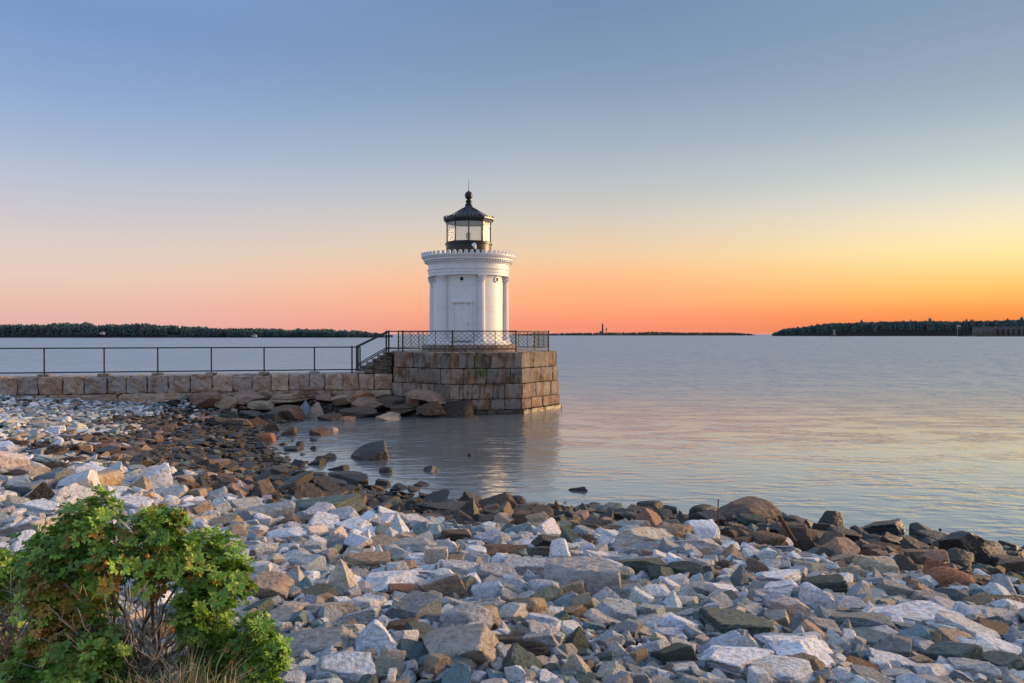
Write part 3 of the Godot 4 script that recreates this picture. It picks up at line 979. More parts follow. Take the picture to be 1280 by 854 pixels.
func build_far() -> void:
	M.bank = stone(Color(0.06, 0.06, 0.045), M.gravel_tex, null, 0.0, 0.05, 1.0, true)
	var fl := plain(Color(1, 1, 1), 1.0)
	fl.vertex_color_use_as_albedo = true
	fl.metallic_specular = 0.1
	M.far_leaf = fl
	var shapes := [tree_shape(1, false), tree_shape(2, false), tree_shape(3, true), tree_shape(4, false)]
	far_shore("wooded_shore", "dark wooded island shore behind the causeway railing", [[-160, 404], [-60, 406], [0, 405.5], [40, 406], [70, 404.5], [112, 404.2], [122, 407], [135, 406], [170, 405], [225, 407], [256, 409.5], [262, 411], [330, 411], [395, 411.5], [440, 413], [470, 415.5], [492, 419]], 900.0, 160.0, 1700, 10.5, shapes)
	far_shore("wooded_islet", "low distant wooded islets on the horizon beyond the lighthouse", [[640, 417.5], [700, 416.3], [745, 415.6], [800, 415.4], [818, 414.4], [850, 415.6], [900, 415.4], [925, 416], [945, 417.6]], 2400.0, 300.0, 900, 6.5, shapes)
	far_shore("wooded_headland", "dark wooded headland across the water at sunset", [[964, 418], [972, 414], [985, 410.5], [1000, 409.5], [1012, 408], [1022, 406.5], [1040, 404.2], [1080, 403], [1120, 401.8], [1160, 401.3], [1200, 402], [1240, 401.5], [1262, 400], [1290, 399.5], [1340, 400], [1460, 403]], 1700.0, 300.0, 2600, 12.0, shapes)
	# tall monument tower and a mast on the middle island
	var gm := plain(Color(0.09, 0.075, 0.075), 0.9)
	var p := at_depth(753.3, 416.5, 2350.0)
	var o := base("far_tower", Vector3(p.x, 4.0, p.z))
	tag(o, "tall slim dark tower on the distant islet under the sunset", "tower")
	part("shaft", lathe_mesh([Vector2(3.4, -1), Vector2(2.6, 14), Vector2(2.2, 26), Vector2(2.9, 26.5), Vector2(2.9, 28), Vector2(1.5, 29)], 16), gm, o)
	part("cap", lathe_mesh([Vector2(1.5, 28.5), Vector2(1.4, 31), Vector2(0.1, 34)], 12), gm, o)
	p = at_depth(757.9, 416.5, 2350.0)
	o = base("far_mast", Vector3(p.x, 4.0, p.z))
	tag(o, "short mast with a wide head beside the slim dark tower", "mast")
	part("pole", bar_mesh(Vector3(0, -1, 0), Vector3(0, 10, 0), 0.7, 0.6), gm, o)
	part("head", lathe_mesh([Vector2(0.6, 10), Vector2(1.5, 11), Vector2(1.7, 18), Vector2(0.4, 19.5)], 10), gm, o)
	p = at_depth(750.6, 416.5, 2350.0)
	o = base("far_shed", Vector3(p.x, 4.0, p.z))
	tag(o, "small square shed at the foot of the slim dark tower", "shed")
	part("wall", box_mesh(Vector3(5.6, 9, 6), 0.1), gm, o, Transform3D(Basis(), Vector3(0, 3.5, 0)))
	part("roof", prism_mesh([Vector2(-3.2, 8), Vector2(3.2, 8), Vector2(0, 10)], -3.2, 3.2), gm, o)
	# beacon on its ledge off the headland
	p = at_depth(1042.5, 420.6, 1500.0)
	o = base("channel_beacon", Vector3(p.x, 0, p.z))
	tag(o, "small banded beacon tower on a dark ledge off the headland", "beacon")
	var pale := plain(Color(0.22, 0.21, 0.21), 0.7)
	part("foundation", lathe_mesh([Vector2(4.0, -1), Vector2(3.6, 3), Vector2(0, 3)], 16), gm, o)
	part("tower", lathe_mesh([Vector2(1.9, 3), Vector2(1.6, 8.5), Vector2(2.3, 8.7), Vector2(2.3, 9.2), Vector2(0, 9.2)], 16), pale, o)
	part("lantern", lathe_mesh([Vector2(1.2, 9.2), Vector2(1.2, 11.2), Vector2(1.5, 11.3), Vector2(0.1, 13.5)], 12), pale, o)
	p = at_depth(1050.0, 420.6, 1495.0)
	o = base("ledge", Vector3(p.x, 0, p.z))
	tag(o, "long low dark rock ledge at the foot of the beacon", "ledge")
	part("rock", hewn_block(77, 0.2, 8), gm, o, Transform3D(Basis.from_scale(Vector3(36, 2.4, 9)), Vector3.ZERO))
	# stone fort at the frame's right
	o = base("stone_fort", at_depth(1262, 420.3, 1420.0) * Vector3(1, 0, 1))
	tag(o, "old grey stone fort with a row of dark arches by the water", "fort")
	var fort := stone(Color(0.17, 0.155, 0.15), M.block_tex, null, 0.0, 0.03, 0.95, true)
	part("ledge", hewn_block(78, 0.1, 8), gm, o, Transform3D(Basis.from_scale(Vector3(190, 3.2, 30)), Vector3(8, 0.3, 4)))
	var top := 18.0
	part("rear_wall", box_mesh(Vector3(118, top - 1, 30), 0.3), fort, o, Transform3D(Basis(), Vector3(12, (top - 1) / 2.0, -18.5)))
	part("parapet", box_mesh(Vector3(120, 5.0, 4), 0.3), fort, o, Transform3D(Basis(), Vector3(12, top - 2.5, -2)))
	for k in 13:
		part("pier", box_mesh(Vector3(5.4, top - 5.0, 4), 0.2), fort, o, Transform3D(Basis(), Vector3(-45 + k * 9.55, (top - 5.0) / 2.0, -2)))
	part("corner_wall", box_mesh(Vector3(20, top - 2.0, 6), 0.3), fort, o, Transform3D(Basis(), Vector3(-39.5, (top - 2.0) / 2.0, -0.5)))
	p = at_depth(1197, 420, 1420.0)
	o = base("harbour_lamp", Vector3(p.x, 1.5, p.z))
	tag(o, "tall pale lamp mast on the ledge beside the old fort", "mast")
	part("pole", bar_mesh(Vector3(0, -0.5, 0), Vector3(0, 17, 0), 0.5), pale, o)
	part("head", box_mesh(Vector3(5.5, 2.0, 2.0), 0.3), plain(Color(0.6, 0.6, 0.6), 0.6), o, Transform3D(Basis(), Vector3(1.8, 17.5, 0)))
	for e in [[128.0, 416.5, 4.0, "small white house among trees on the island shore"], [318.0, 419.6, 4.5, "low pale house by the water on the island shore"]]:
		p = at_depth(e[0], e[1], 897.0)
		o = base("far_house", Vector3(p.x, p.y - 1.5, p.z))
		tag(o, e[3], "house", "far houses")
		part("wall", box_mesh(Vector3(e[2], 2.2, 5.0), 0.05), plain(Color(0.34, 0.34, 0.34), 0.8), o, Transform3D(Basis(), Vector3(0, 1.0, 0)))
		part("roof", prism_mesh([Vector2(-e[2] * 0.55, 2.05), Vector2(e[2] * 0.55, 2.05), Vector2(0, 3.2)], -2.7, 2.7), plain(Color(0.2, 0.19, 0.19), 0.9), o)

# ------------------------------------------------------------------ rocks
# colour families (real surface colours, linear)
const ROCK_COLOR := {
	"w": Color(0.77, 0.79, 0.825), "c": Color(0.70, 0.61, 0.49), "g": Color(0.50, 0.50, 0.51), "b": Color(0.40, 0.46, 0.51), "t": Color(0.45, 0.335, 0.235), "p": Color(0.56, 0.51, 0.475),
	"r": Color(0.29, 0.155, 0.095), "o": Color(0.44, 0.19, 0.10), "s": Color(0.165, 0.215, 0.195), "e": Color(0.22, 0.335, 0.365), "k": Color(0.06, 0.048, 0.035), "n": Color(0.20, 0.14, 0.10), "q": Color(0.36, 0.23, 0.17), "d": Color(0.045, 0.043, 0.042), "m": Color(0.07, 0.12, 0.03), "a": Color(0.18, 0.125, 0.092)}
const ROCK_WORD := {"w": "white quartz", "c": "cream", "g": "grey", "b": "blue grey", "t": "tan", "p": "pale pink", "r": "rust brown", "o": "orange red", "s": "dark slate", "e": "teal slate", "k": "wet brown", "n": "brown", "q": "reddish granite", "d": "wet black", "m": "green algae", "a": "warm brown"}
const SHAPE_WORD := {"b": "block", "p": "pointed wedge", "s": "flat slab", "r": "rounded boulder"}
# shape b block, p pointed wedge, s slab, r rounded.  x, y, width and height as seen in three enlarged views of the photograph
const VIEW_A := "400,410,160,180,c,p;205,315,130,55,w,b;320,180,150,65,w,b;455,195,130,70,w,b;190,225,140,60,w,r;300,285,100,60,w,b;500,345,190,75,t,s;635,365,120,75,t,r;600,225,90,70,w,p;680,195,90,60,g,b;590,195,150,50,t,s;560,270,150,60,t,b;690,290,250,50,g,s;620,420,250,80,w,s;770,310,80,100,c,p;880,375,140,90,w,b;1010,385,160,90,g,b;820,440,210,140,t,b;760,480,100,70,w,p;660,455,130,50,r,s;540,490,120,50,g,b;200,470,65,80,w,b;295,480,170,70,s,s;120,450,150,130,t,b;330,540,190,100,p,b;130,560,210,90,p,s;500,550,150,90,w,b;680,535,200,130,b,b;800,570,120,60,b,s;900,570,190,120,g,r;990,555,90,90,c,r;640,610,120,70,r,b;720,640,150,100,s,b;300,670,280,110,g,b;520,660,260,170,w,p;680,710,170,80,e,s;880,690,280,170,p,b;1100,750,170,160,e,p;880,770,110,90,e,b;1110,670,260,70,n,s;1210,580,150,70,w,b;1210,660,160,110,g,b;400,770,220,110,w,b;210,790,160,60,w,b;580,780,140,70,e,b;940,800,100,40,w,b;1240,770,60,50,e,b;1160,370,190,100,g,b;1090,450,110,80,w,r;1220,455,110,100,w,r;1000,240,140,70,g,b;1050,295,200,50,n,s;900,330,130,60,t,b;1070,330,110,60,g,r;850,235,120,60,n,b;740,205,90,50,g,b;830,180,100,55,g,b;1220,205,110,55,t,b;1230,270,120,80,k,b;560,160,150,35,p,s;300,130,270,60,s,s;820,135,230,40,k,s;1190,150,120,50,n,b;1100,95,90,45,k,r;1010,130,70,50,t,p;40,115,90,40,s,b;120,100,70,40,g,b;90,360,110,50,g,b;60,265,110,40,g,s;270,245,90,50,p,b;400,260,110,50,b,b;35,180,110,50,w,b;140,135,60,40,w,p;480,130,80,40,t,r;400,130,90,40,g,b;1130,235,100,50,g,s;960,200,110,40,g,s;1050,200,70,45,b,b;690,155,90,40,s,s;730,165,70,35,s,b;60,720,60,50,w,b;440,610,60,40,g,b"
const VIEW_B := "810,140,110,60,n,r;590,120,100,55,k,r;515,140,100,50,k,b;100,165,130,60,n,b;20,100,70,60,d,r;380,155,80,55,d,r;560,250,200,90,c,b;670,240,150,100,t,r;790,290,180,90,p,b;520,305,240,40,b,s;380,270,100,60,w,b;160,265,160,40,t,s;130,215,110,60,t,r;245,200,100,60,t,b;350,215,150,60,n,s;935,320,110,90,t,p;850,275,80,60,t,b;970,270,120,60,n,b;1070,265,140,80,n,r;770,220,100,60,t,b;150,310,200,60,k,s;720,395,150,90,s,s;560,380,220,80,s,s;820,390,90,70,b,b;960,420,90,110,b,p;900,450,80,40,g,b;280,440,280,180,g,b;90,380,150,80,w,b;130,480,130,110,w,r;30,470,70,100,w,r;400,515,220,110,w,p;500,490,90,100,w,b;610,490,120,90,w,r;750,490,120,100,w,p;640,410,130,90,s,b;1120,420,200,70,w,s;1150,470,180,90,w,b;1070,370,160,50,g,s;900,520,140,60,s,b;820,565,130,50,e,s;650,575,150,40,e,s;240,565,160,60,t,s;20,550,100,70,t,b;150,680,150,110,w,b;120,600,160,60,c,s;275,690,150,130,s,p;460,640,160,80,b,b;560,610,170,40,w,s;745,620,130,50,w,s;960,620,270,100,s,s;450,745,170,110,w,p;600,730,160,120,w,b;690,750,200,130,s,b;930,690,240,100,w,p;950,780,300,90,w,s;740,810,160,70,w,b;270,800,180,120,c,p;650,660,150,40,w,s;1130,700,160,80,w,b;1100,830,200,60,w,r;1130,580,130,80,c,p;160,805,50,40,e,b;300,130,60,30,d,r;230,130,60,40,d,p;700,170,80,40,k,b;900,215,60,35,n,p;640,150,60,40,k,r"
const VIEW_C := "245,180,60,50,n,b;400,190,140,100,d,b;610,270,110,50,n,b;755,285,110,80,k,b;830,300,60,40,g,s;870,260,180,60,d,s;1070,290,150,30,d,s;930,345,160,100,k,b;1030,340,100,110,n,p;740,345,110,80,n,p;590,300,220,60,n,s;600,385,140,120,c,b;490,400,110,80,c,b;470,340,130,60,t,b;340,385,180,70,b,s;190,370,100,60,g,b;210,480,150,90,w,b;30,420,70,100,b,p;375,460,180,80,s,s;540,470,150,60,t,b;690,480,120,80,g,b;815,510,150,70,p,b;930,500,120,80,b,b;1020,535,120,80,t,b;1090,580,200,70,g,s;1060,450,230,50,k,s;760,590,310,90,w,s;975,640,190,100,w,b;610,525,130,50,c,b;450,540,180,80,g,s;560,620,250,60,b,s;280,620,130,110,b,p;180,590,90,80,c,b;360,640,140,80,g,b;800,650,180,50,e,s;650,720,190,90,b,b;580,680,220,40,e,s;810,690,130,80,s,b;930,745,210,130,e,b;950,690,170,70,t,s;1100,715,210,80,w,b;1150,790,180,80,e,s;1010,810,150,90,w,b;300,740,300,130,w,s;290,790,150,80,t,b;60,720,180,120,w,p;190,820,250,70,w,r;530,800,140,60,r,b;680,780,200,50,w,s;690,830,130,60,w,b;840,820,160,70,w,b;560,835,170,50,g,s;420,830,120,50,w,b;1120,650,200,50,n,s;515,755,80,50,e,b;1130,520,110,60,k,b;1000,480,80,50,n,b;1180,520,90,60,k,b;1150,330,80,60,d,r;320,235,110,60,k,b;380,250,80,60,n,b"
const VIEW_D := "85,80,130,60,b,b;165,95,140,110,k,p;50,140,110,80,c,b;180,160,160,70,w,s;90,250,230,120,p,b;470,135,120,50,b,s;555,150,160,80,w,s;380,115,150,40,g,s;780,160,100,50,e,b;370,60,100,40,p,b;250,45,100,30,e,s;800,90,100,40,t,b;960,70,80,70,w,p;1010,145,90,50,g,b;1100,170,80,50,w,p;900,215,140,60,t,b;780,205,110,50,c,b;1050,320,110,60,w,b;1060,400,120,50,w,s;965,510,110,80,t,b;720,40,110,40,t,r;540,30,60,40,c,b;110,30,80,40,c,b;690,170,70,40,s,b;870,155,60,40,b,b;1130,60,80,40,n,b;30,95,60,40,w,b;1110,110,80,40,g,b;1060,60,60,40,n,b;30,210,70,60,w,b;630,30,90,40,p,b;870,30,90,40,n,p"

var ROCK_SHAPES := {}
var rock_mats := {}

func rock_shape(kind: String, sd: int, level: int, sphere: Array) -> Mesh:
	var r := RandomNumberGenerator.new()
	r.seed = sd
	var nz := FastNoiseLite.new()
	nz.seed = sd
	nz.frequency = 1.0
	nz.fractal_octaves = 4
	nz.fractal_gain = 0.55
	var pl := []   # planes as normal / distance
	var sharp := 58.0
	match kind:
		"b", "s":
			var tilt := Basis(Vector3.UP, r.randf_range(-0.5, 0.5)) * Basis(Vector3.RIGHT, r.randf_range(-0.22, 0.22)) * Basis(Vector3.BACK, r.randf_range(-0.25, 0.25))
			for a in [Vector3(1, 0, 0), Vector3(-1, 0, 0), Vector3(0, 1, 0), Vector3(0, -1, 0), Vector3(0, 0, 1), Vector3(0, 0, -1)]:
				var n: Vector3 = (tilt * a + Vector3(r.randf_range(-1, 1), r.randf_range(-1, 1), r.randf_range(-1, 1)) * 0.36).normalized()
				pl.append(n / r.randf_range(0.62, 1.05))
			for k in (3 if kind == "s" else 4):
				var n := Vector3(r.randf_range(-1, 1), r.randf_range(-0.5, 1), r.randf_range(-1, 1)).normalized()
				pl.append(n / r.randf_range(0.95, 1.2))
		"p":
			sharp = 60.0
			var lean := Vector3(r.randf_range(-0.35, 0.35), 1, r.randf_range(-0.3, 0.3))
			var n := 3 + r.randi() % 2
			var t0 := r.randf() * TAU
			for k in n:
				var t := t0 + TAU * k / n + r.randf_range(-0.25, 0.25)
				var slope := r.randf_range(0.35, 0.75)
				var q := (Vector3(sin(t), slope, cos(t)) + lean * 0.15).normalized()
				pl.append(q / r.randf_range(0.50, 0.66))
			pl.append(Vector3(r.randf_range(-0.3, 0.3), 1, r.randf_range(-0.3, 0.3)).normalized() / r.randf_range(0.9, 1.0))
			pl.append(Vector3(0, -1, 0) / 0.6)
			for k in 2:
				pl.append(Vector3(r.randf_range(-1, 1), r.randf_range(-0.1, 0.7), r.randf_range(-1, 1)).normalized() / r.randf_range(0.8, 1.0))
		"r":
			sharp = 14.0
			for k in 13:
				pl.append(Vector3(r.randf_range(-1, 1), r.randf_range(-1, 1), r.randf_range(-1, 1)).normalized() / r.randf_range(0.82, 1.05))
			pl.append(Vector3(0, 1, 0) / 0.9); pl.append(Vector3(0, -1, 0) / 0.9)
			pl.append(Vector3(1, 0, 0)); pl.append(Vector3(-1, 0, 0)); pl.append(Vector3(0, 0, 1)); pl.append(Vector3(0, 0, -1))
	var dirs: Array = sphere[0]
	var pts := PackedVector3Array()
	pts.resize(dirs.size())
	var lo := Vector3.ONE * 1e9
	var hi := -lo
	var step: float = 0.0 if kind != "s" else r.randf_range(0.03, 0.06)
	for i in dirs.size():
		var d: Vector3 = dirs[i]
		var s := 0.0
		for q in pl:
			var e: float = d.dot(q)
			if e > 0.0: s += pow(e, sharp)
		var rad := pow(s, -1.0 / sharp)
		var p := d * minf(rad, 1.6)
		var f := nz.get_noise_3dv(p * 1.2) * 0.07 + nz.get_noise_3dv(p * 4.5 + Vector3(7, 3, 1)) * 0.045
		p += d * f
		if step > 0.0:   # split layers: edges step in and out
			var lay := nz.get_noise_1d(roundf((p.y + 0.08 * nz.get_noise_2d(p.x, p.z)) * 7.0) * 13.7)
			p.x *= 1.0 + lay * 0.16
			p.z *= 1.0 + lay * 0.16
		pts[i] = p
		lo = lo.min(p)
		hi = hi.max(p)
	var mid := (lo + hi) / 2.0
	var ext := hi - lo
	for i in pts.size(): pts[i] = (pts[i] - mid) / ext
	# normals: flat where the face turns sharply, smooth over gentle swells
	var faces: Array = sphere[1]
	var fn := PackedVector3Array()
	fn.resize(faces.size())
	var around := []
	around.resize(pts.size())
	for i in pts.size(): around[i] = []
	for k in faces.size():
		var t: Array = faces[k]
		var n := (pts[t[1]] - pts[t[0]]).cross(pts[t[2]] - pts[t[0]]).normalized()
		var c := pts[t[0]] + pts[t[1]] + pts[t[2]]
		fn[k] = n if n.dot(c) > 0 else -n
		for e in 3: around[t[e]].append(k)
	var V := PackedVector3Array()
	var N := PackedVector3Array()
	for k in faces.size():
		var t: Array = faces[k]
		var g := (pts[t[1]] - pts[t[0]]).cross(pts[t[2]] - pts[t[0]])
		var order := [0, 2, 1] if g.dot(fn[k]) > 0 else [0, 1, 2]
		for e in order:
			var n := Vector3.ZERO
			for q in around[t[e]]:
				if fn[q].dot(fn[k]) > 0.86: n += fn[q]
			V.append(pts[t[e]])
			N.append(n.normalized())
	var arr := []
	arr.resize(Mesh.ARRAY_MAX)
	arr[Mesh.ARRAY_VERTEX] = V
	arr[Mesh.ARRAY_NORMAL] = N
	var m := ArrayMesh.new()
	m.add_surface_from_arrays(Mesh.PRIMITIVE_TRIANGLES, arr)
	return m

func rock_material(color: String, schist: bool, v: int) -> StandardMaterial3D:
	var key := "%s%s%d" % [color, schist, v]
	if not rock_mats.has(key):
		var c: Color = ROCK_COLOR[color]
		var g: float = [0.86, 1.0, 1.12][v]
		c = Color(c.r * g * [1.05, 1.0, 0.98][v], c.g * g, c.b * g * [0.93, 1.0, 1.04][v])
		var wet := color in ["k", "d"]
		var m := stone(c, M.schist_tex if schist else M.granite_tex, M.schist_bump if schist else M.granite_bump, 5.0, 1.1, 0.5 if wet else 0.82)
		m.uv1_offset = Vector3(0.37 * v, 0.61 * v, 0.13 * v)
		rock_mats[key] = m
	return rock_mats[key]

var placed := {}     # rocks already set down, hashed by metre: [x, z, radius]
func near_rock(x: float, z: float, rad: float, share: float) -> bool:
	for i in range(floori(x) - 1, floori(x) + 2):
		for j in range(floori(z) - 1, floori(z) + 2):
			for q in placed.get(Vector2i(i, j), []):
				var need: float = (q[2] + rad) * share
				if (q[0] - x) * (q[0] - x) + (q[1] - z) * (q[1] - z) < need * need: return true
	return false

func settle(x: float, z: float, rad: float) -> void:
	var key := Vector2i(floori(x), floori(z))
	if not placed.has(key): placed[key] = []
	placed[key].append([x, z, rad])

var rock_count := 0
var told := []   # [node, place, colour, shape, width, height, still to be described]
func describe_rocks() -> void:
	for e in told:
		if not e[6]: continue
		var near := []
		var best := 1e9
		for f in told:
			if f == e or (f[2] == e[2] and f[3] == e[3]): continue
			var d: float = e[1].distance_squared_to(f[1])
			if d < best:
				best = d
				near = f
		var size := "small" if e[4] < 0.26 else ("" if e[4] < 0.5 else ("large" if e[4] < 0.85 else "huge"))
		var form := "tall" if e[5] > e[4] * 0.95 else ("low" if e[5] < e[4] * 0.42 else "")
		var words := PackedStringArray()
		for w in [size, form, ROCK_WORD[e[2]], SHAPE_WORD[e[3]], "beside", "an" if ROCK_WORD[near[2]][0] in "aeiou" else "a", ROCK_WORD[near[2]], SHAPE_WORD[near[3]], e[7]]:
			if w: words.append(w)
		tag(e[0], " ".join(words), "", e[8] if e[8] else "%s %ss on the shore" % [ROCK_WORD[e[2]], SHAPE_WORD[e[3]]])

func put_rock(px: float, py: float, w: float, h: float, color: String, shape: String, label := "", group := "") -> MeshInstance3D:
	if label == "":   # the tide keeps the lowest rocks dark and wet
		var q := on_ground(px, py + h * 0.3)
		var sd := grid_value(dist_grid, q.x, q.z)
		if sd < 4.2 and color in "tngbcpsr": color = "k" if rng.randf() < 0.65 else "n"
		elif sd < 5.6 and color in "tgcpb": color = "n" if rng.randf() < 0.6 else "t"
	# the rock's foot is a little above the lower edge of its outline
	var p := on_ground(px, py + h * 0.30)
	var m_per_px := -p.z / FOCAL
	var wide := w * m_per_px * 1.20
	var deep := wide * rng.randf_range(0.68, 0.98)
	var tall := maxf(h * m_per_px * 1.10, wide * 0.26)
	var gy := ground_height(p.x, p.z - deep * 0.2)
	var c := Vector3(p.x, 0, p.z - deep * 0.15)
	var crest := maxf(gy, TIDE) + tall * 0.74
	var foot := gy - tall * 0.24
	tall = crest - foot
	c.y = (crest + foot) / 2.0
	var list: Array = ROCK_SHAPES[shape]
	var turn := rng.randf_range(-0.35, 0.35) + (PI if rng.randf() < 0.5 else 0.0)
	var bs := Basis(Vector3.UP, turn) * Basis(Vector3.BACK, rng.randf_range(-0.12, 0.12)) * Basis.from_scale(Vector3(wide, tall, deep))
	var schist := color in ["s", "e", "b", "n"] and shape != "r"
	var o := part("rock", list[rng.randi() % list.size()], rock_material(color, schist, rng.randi() % 3), self, Transform3D(bs, c))
	told.append([o, c, color, shape, wide, tall, label == "" or label[0] == "+", label.trim_prefix("+"), group])
	tag(o, label, "rock", group)
	settle(c.x, c.z, 0.50 * (wide + deep) * 0.5)
	rock_count += 1
	return o

func view_rocks(text: String, x0: float, y0: float, k: float) -> void:
	for line in text.split(";"):
		var e := line.split(",")
		put_rock(x0 + e[0].to_float() / k, y0 + e[1].to_float() / k, e[2].to_float() / k, e[3].to_float() / k, e[4], e[5])

func pick(text: String) -> String:
	return text[rng.randi() % text.length()]

func shore_color(x: float, z: float, s: float) -> String:
	var far := smoothstep(17.0, 24.0, -z)
	var patch := fine.get_noise_2d(x * 5.0 + 40.0, z * 5.0)
	s += patch * 3.0
	if s < 4.0: return pick("kkkkkddkks")
	if s < 5.8: return pick("kkknnnnsktq")
	if far > 0.5:
		if s < 6.9: return pick("kkknndkgsbkn")
		return pick("wwwwwwwwgggbbbeespt")
	if s < 7.0: return pick("wwwggtpnbbsk")
	return pick("wwwwwwwwgggbbbbbcptteesg")

func build_rocks() -> void:
	var s4 := icosphere(4)
	var s3 := icosphere(3)
	var n := {"b": 12, "s": 9, "p": 8, "r": 7}
	for k in n:
		ROCK_SHAPES[k] = []
		for i in n[k]: ROCK_SHAPES[k].append(rock_shape(k, 1000 + i * 17 + k.unicode_at(0), 4, s4))
	# single rocks that stand out
	put_rock(465, 566, 42, 25, "k", "b", "solitary dark block of rock standing in the calm cove water")
	put_rock(1262, 727, 38, 16, "m", "b", "rock covered in bright green algae at the water's edge")
	put_rock(940, 645, 72, 38, "a", "r", "big rounded brown boulder on the waterline near the iron rod")
	put_rock(1173, 717, 30, 36, "o", "b", "upright orange red rock above the waterline")
	put_rock(1190, 729, 46, 30, "o", "r", "low orange red boulder leaning on the upright red rock")
	put_rock(481, 588, 16, 9, "k", "r", "small round rock awash beside the dark block in the cove")
	put_rock(1107, 661, 50, 19, "d", "s", "smooth black rock lying alone in water off the shore's edge")
	put_rock(722, 612, 24, 5, "d", "s", "low black rock just breaking the open water")
	put_rock(588, 569, 11, 5, "k", "r", "tiny pale tipped rock breaking the water below the pier")
	for e in [[413, 571, 16, 8, "k"], [424, 585, 26, 8, "d"], [395, 578, 18, 9, "k"], [402, 574, 14, 8, "k"], [374, 556, 9, 8, "k"], [365, 561, 22, 6, "k"], [392, 550, 10, 4, "d"], [391, 560, 8, 5, "d"], [480, 604, 18, 8, "k"], [500, 609, 20, 7, "d"], [516, 612, 18, 6, "k"], [527, 606, 16, 6, "d"], [440, 600, 48, 9, "k"], [401, 540, 22, 11, "n"], [415, 537, 14, 6, "t"], [360, 540, 18, 12, "n"], [545, 588, 30, 4, "d"]]:
		put_rock(e[0], e[1], e[2], e[3], e[4], "r" if e[2] < 15 else "b", "+awash in the cove", "rocks awash in the cove")
	view_rocks(VIEW_A, 300, 600, 3.2)
	view_rocks(VIEW_B, 640, 600, 3.361)
	view_rocks(VIEW_C, 920, 600, 3.361)
	view_rocks(VIEW_D, 0, 590, 3.236)
	print("rocks by outline: ", rock_count)
	build_wall_boulders()
	# the rest of the shore: stones of many sizes, from large to small, each where there is room
	var kinds := ["b", "b", "s", "p", "b", "b", "s", "s"]
	var lists := {}
	var cols := {}
	var small := {}
	for k in n:
		small[k] = []
		for i in mini(5, n[k]): small[k].append(rock_shape(k, 3000 + i * 31 + k.unicode_at(0), 3, s3))
	var shore_rocks := base("shore_stones")
	tag(shore_rocks, "countless broken stones filling the shore between the larger rocks", "stones", "", "stuff")
	var bands := [[0.80, 0.45, 1500, 0.85], [0.50, 0.30, 6000, 0.74], [0.34, 0.19, 20000, 0.66], [0.20, 0.10, 48000, 0.64], [0.11, 0.055, 60000, 0.64]]
	for b in bands.size():
		var bd: Array = bands[b]
		for i in int(bd[2]):
			var z := -2.2 - 37.8 * pow(rng.randf(), 1.25 if b < 3 else 1.7)
			var half := -z * 0.70 + 2.5
			var x := rng.randf_range(-half, minf(half, 14.0))
			var s := grid_value(dist_grid, x, z)
			if s < -1.2: continue
			if x < -0.9 and x > -3.2 and z > -4.75 and z < -3.3 and b < 3: continue
			if s < 0.0 and rng.randf() < 0.6: continue
			if (Vector3(x, 0, z) - PIER).dot(walk_out) < HALF_WALK - 0.2 and z < -28: continue
			if (Vector3(x, 0, z) - PIER).length() < 4.4: continue
			if b == 4 and -z > 9.0: continue
			if b == 0 and (-z > 22.0 or -z < 11.0): continue
			if b == 1 and -z < 11.0: continue
			if b == 2 and -z < 6.0: continue
			var size := rng.randf_range(bd[1], bd[0])
			if near_rock(x, z, size * 0.38, bd[3]): continue
			settle(x, z, size * 0.38)
			var k: String = kinds[rng.randi() % 8]
			if -z > 16.0 and rng.randf() < 0.6: k = "s"
			var c := shore_color(x, z, s)
			var tall := size * rng.randf_range(0.45, 0.95) * (0.55 if k == "s" else 1.0) * (0.75 if -z > 17.0 else 1.0)
			var bs := Basis(Vector3.UP, rng.randf() * TAU) * Basis(Vector3.RIGHT, rng.randf_range(-0.35, 0.35)) * Basis(Vector3.BACK, rng.randf_range(-0.35, 0.35)) * Basis.from_scale(Vector3(size, tall, size * rng.randf_range(0.6, 0.95)))
			var xf := Transform3D(bs, Vector3(x, ground_height(x, z) + tall * rng.randf_range(0.08, 0.34), z))
			if b == 0 and rock_count < 298 and -z < 20.0:
				var o := part("rock", ROCK_SHAPES[k][rng.randi() % ROCK_SHAPES[k].size()], rock_material(c, c in ["s", "e", "b", "n"] and k != "r", rng.randi() % 3), self, xf)
				told.append([o, xf.origin, c, k, size, tall, true, "", ""])
				tag(o, "", "rock")
				rock_count += 1
				continue
			var wet := c in ["k", "d"]
			var key := "%s%d%s" % [k, rng.randi() % small[k].size(), "w" if wet else ("s" if c in ["s", "e", "b", "n"] else "g")]
			if not lists.has(key):
				lists[key] = []
				cols[key] = []
			lists[key].append(xf)
			var cc: Color = ROCK_COLOR[c]
			var g := rng.randf_range(0.8, 1.2)
			cols[key].append(Color(cc.r * g * rng.randf_range(0.94, 1.06), cc.g * g, cc.b * g * rng.randf_range(0.94, 1.06)))
	var total := 0
	for key in lists:
		var m := stone(Color(1, 1, 1), M.schist_tex if key.ends_with("s") else M.granite_tex, M.granite_bump, 2.6, 1.0, 0.5 if key.ends_with("w") else 0.82)
		m.vertex_color_use_as_albedo = true
		m.uv1_offset = Vector3(rng.randf(), rng.randf(), rng.randf())
		multi("stones", small[key[0]][int(key[1])], m, lists[key], shore_rocks, cols[key])
		total += lists[key].size()
	describe_rocks()
	print("rocks: ", rock_count, " stones: ", total)

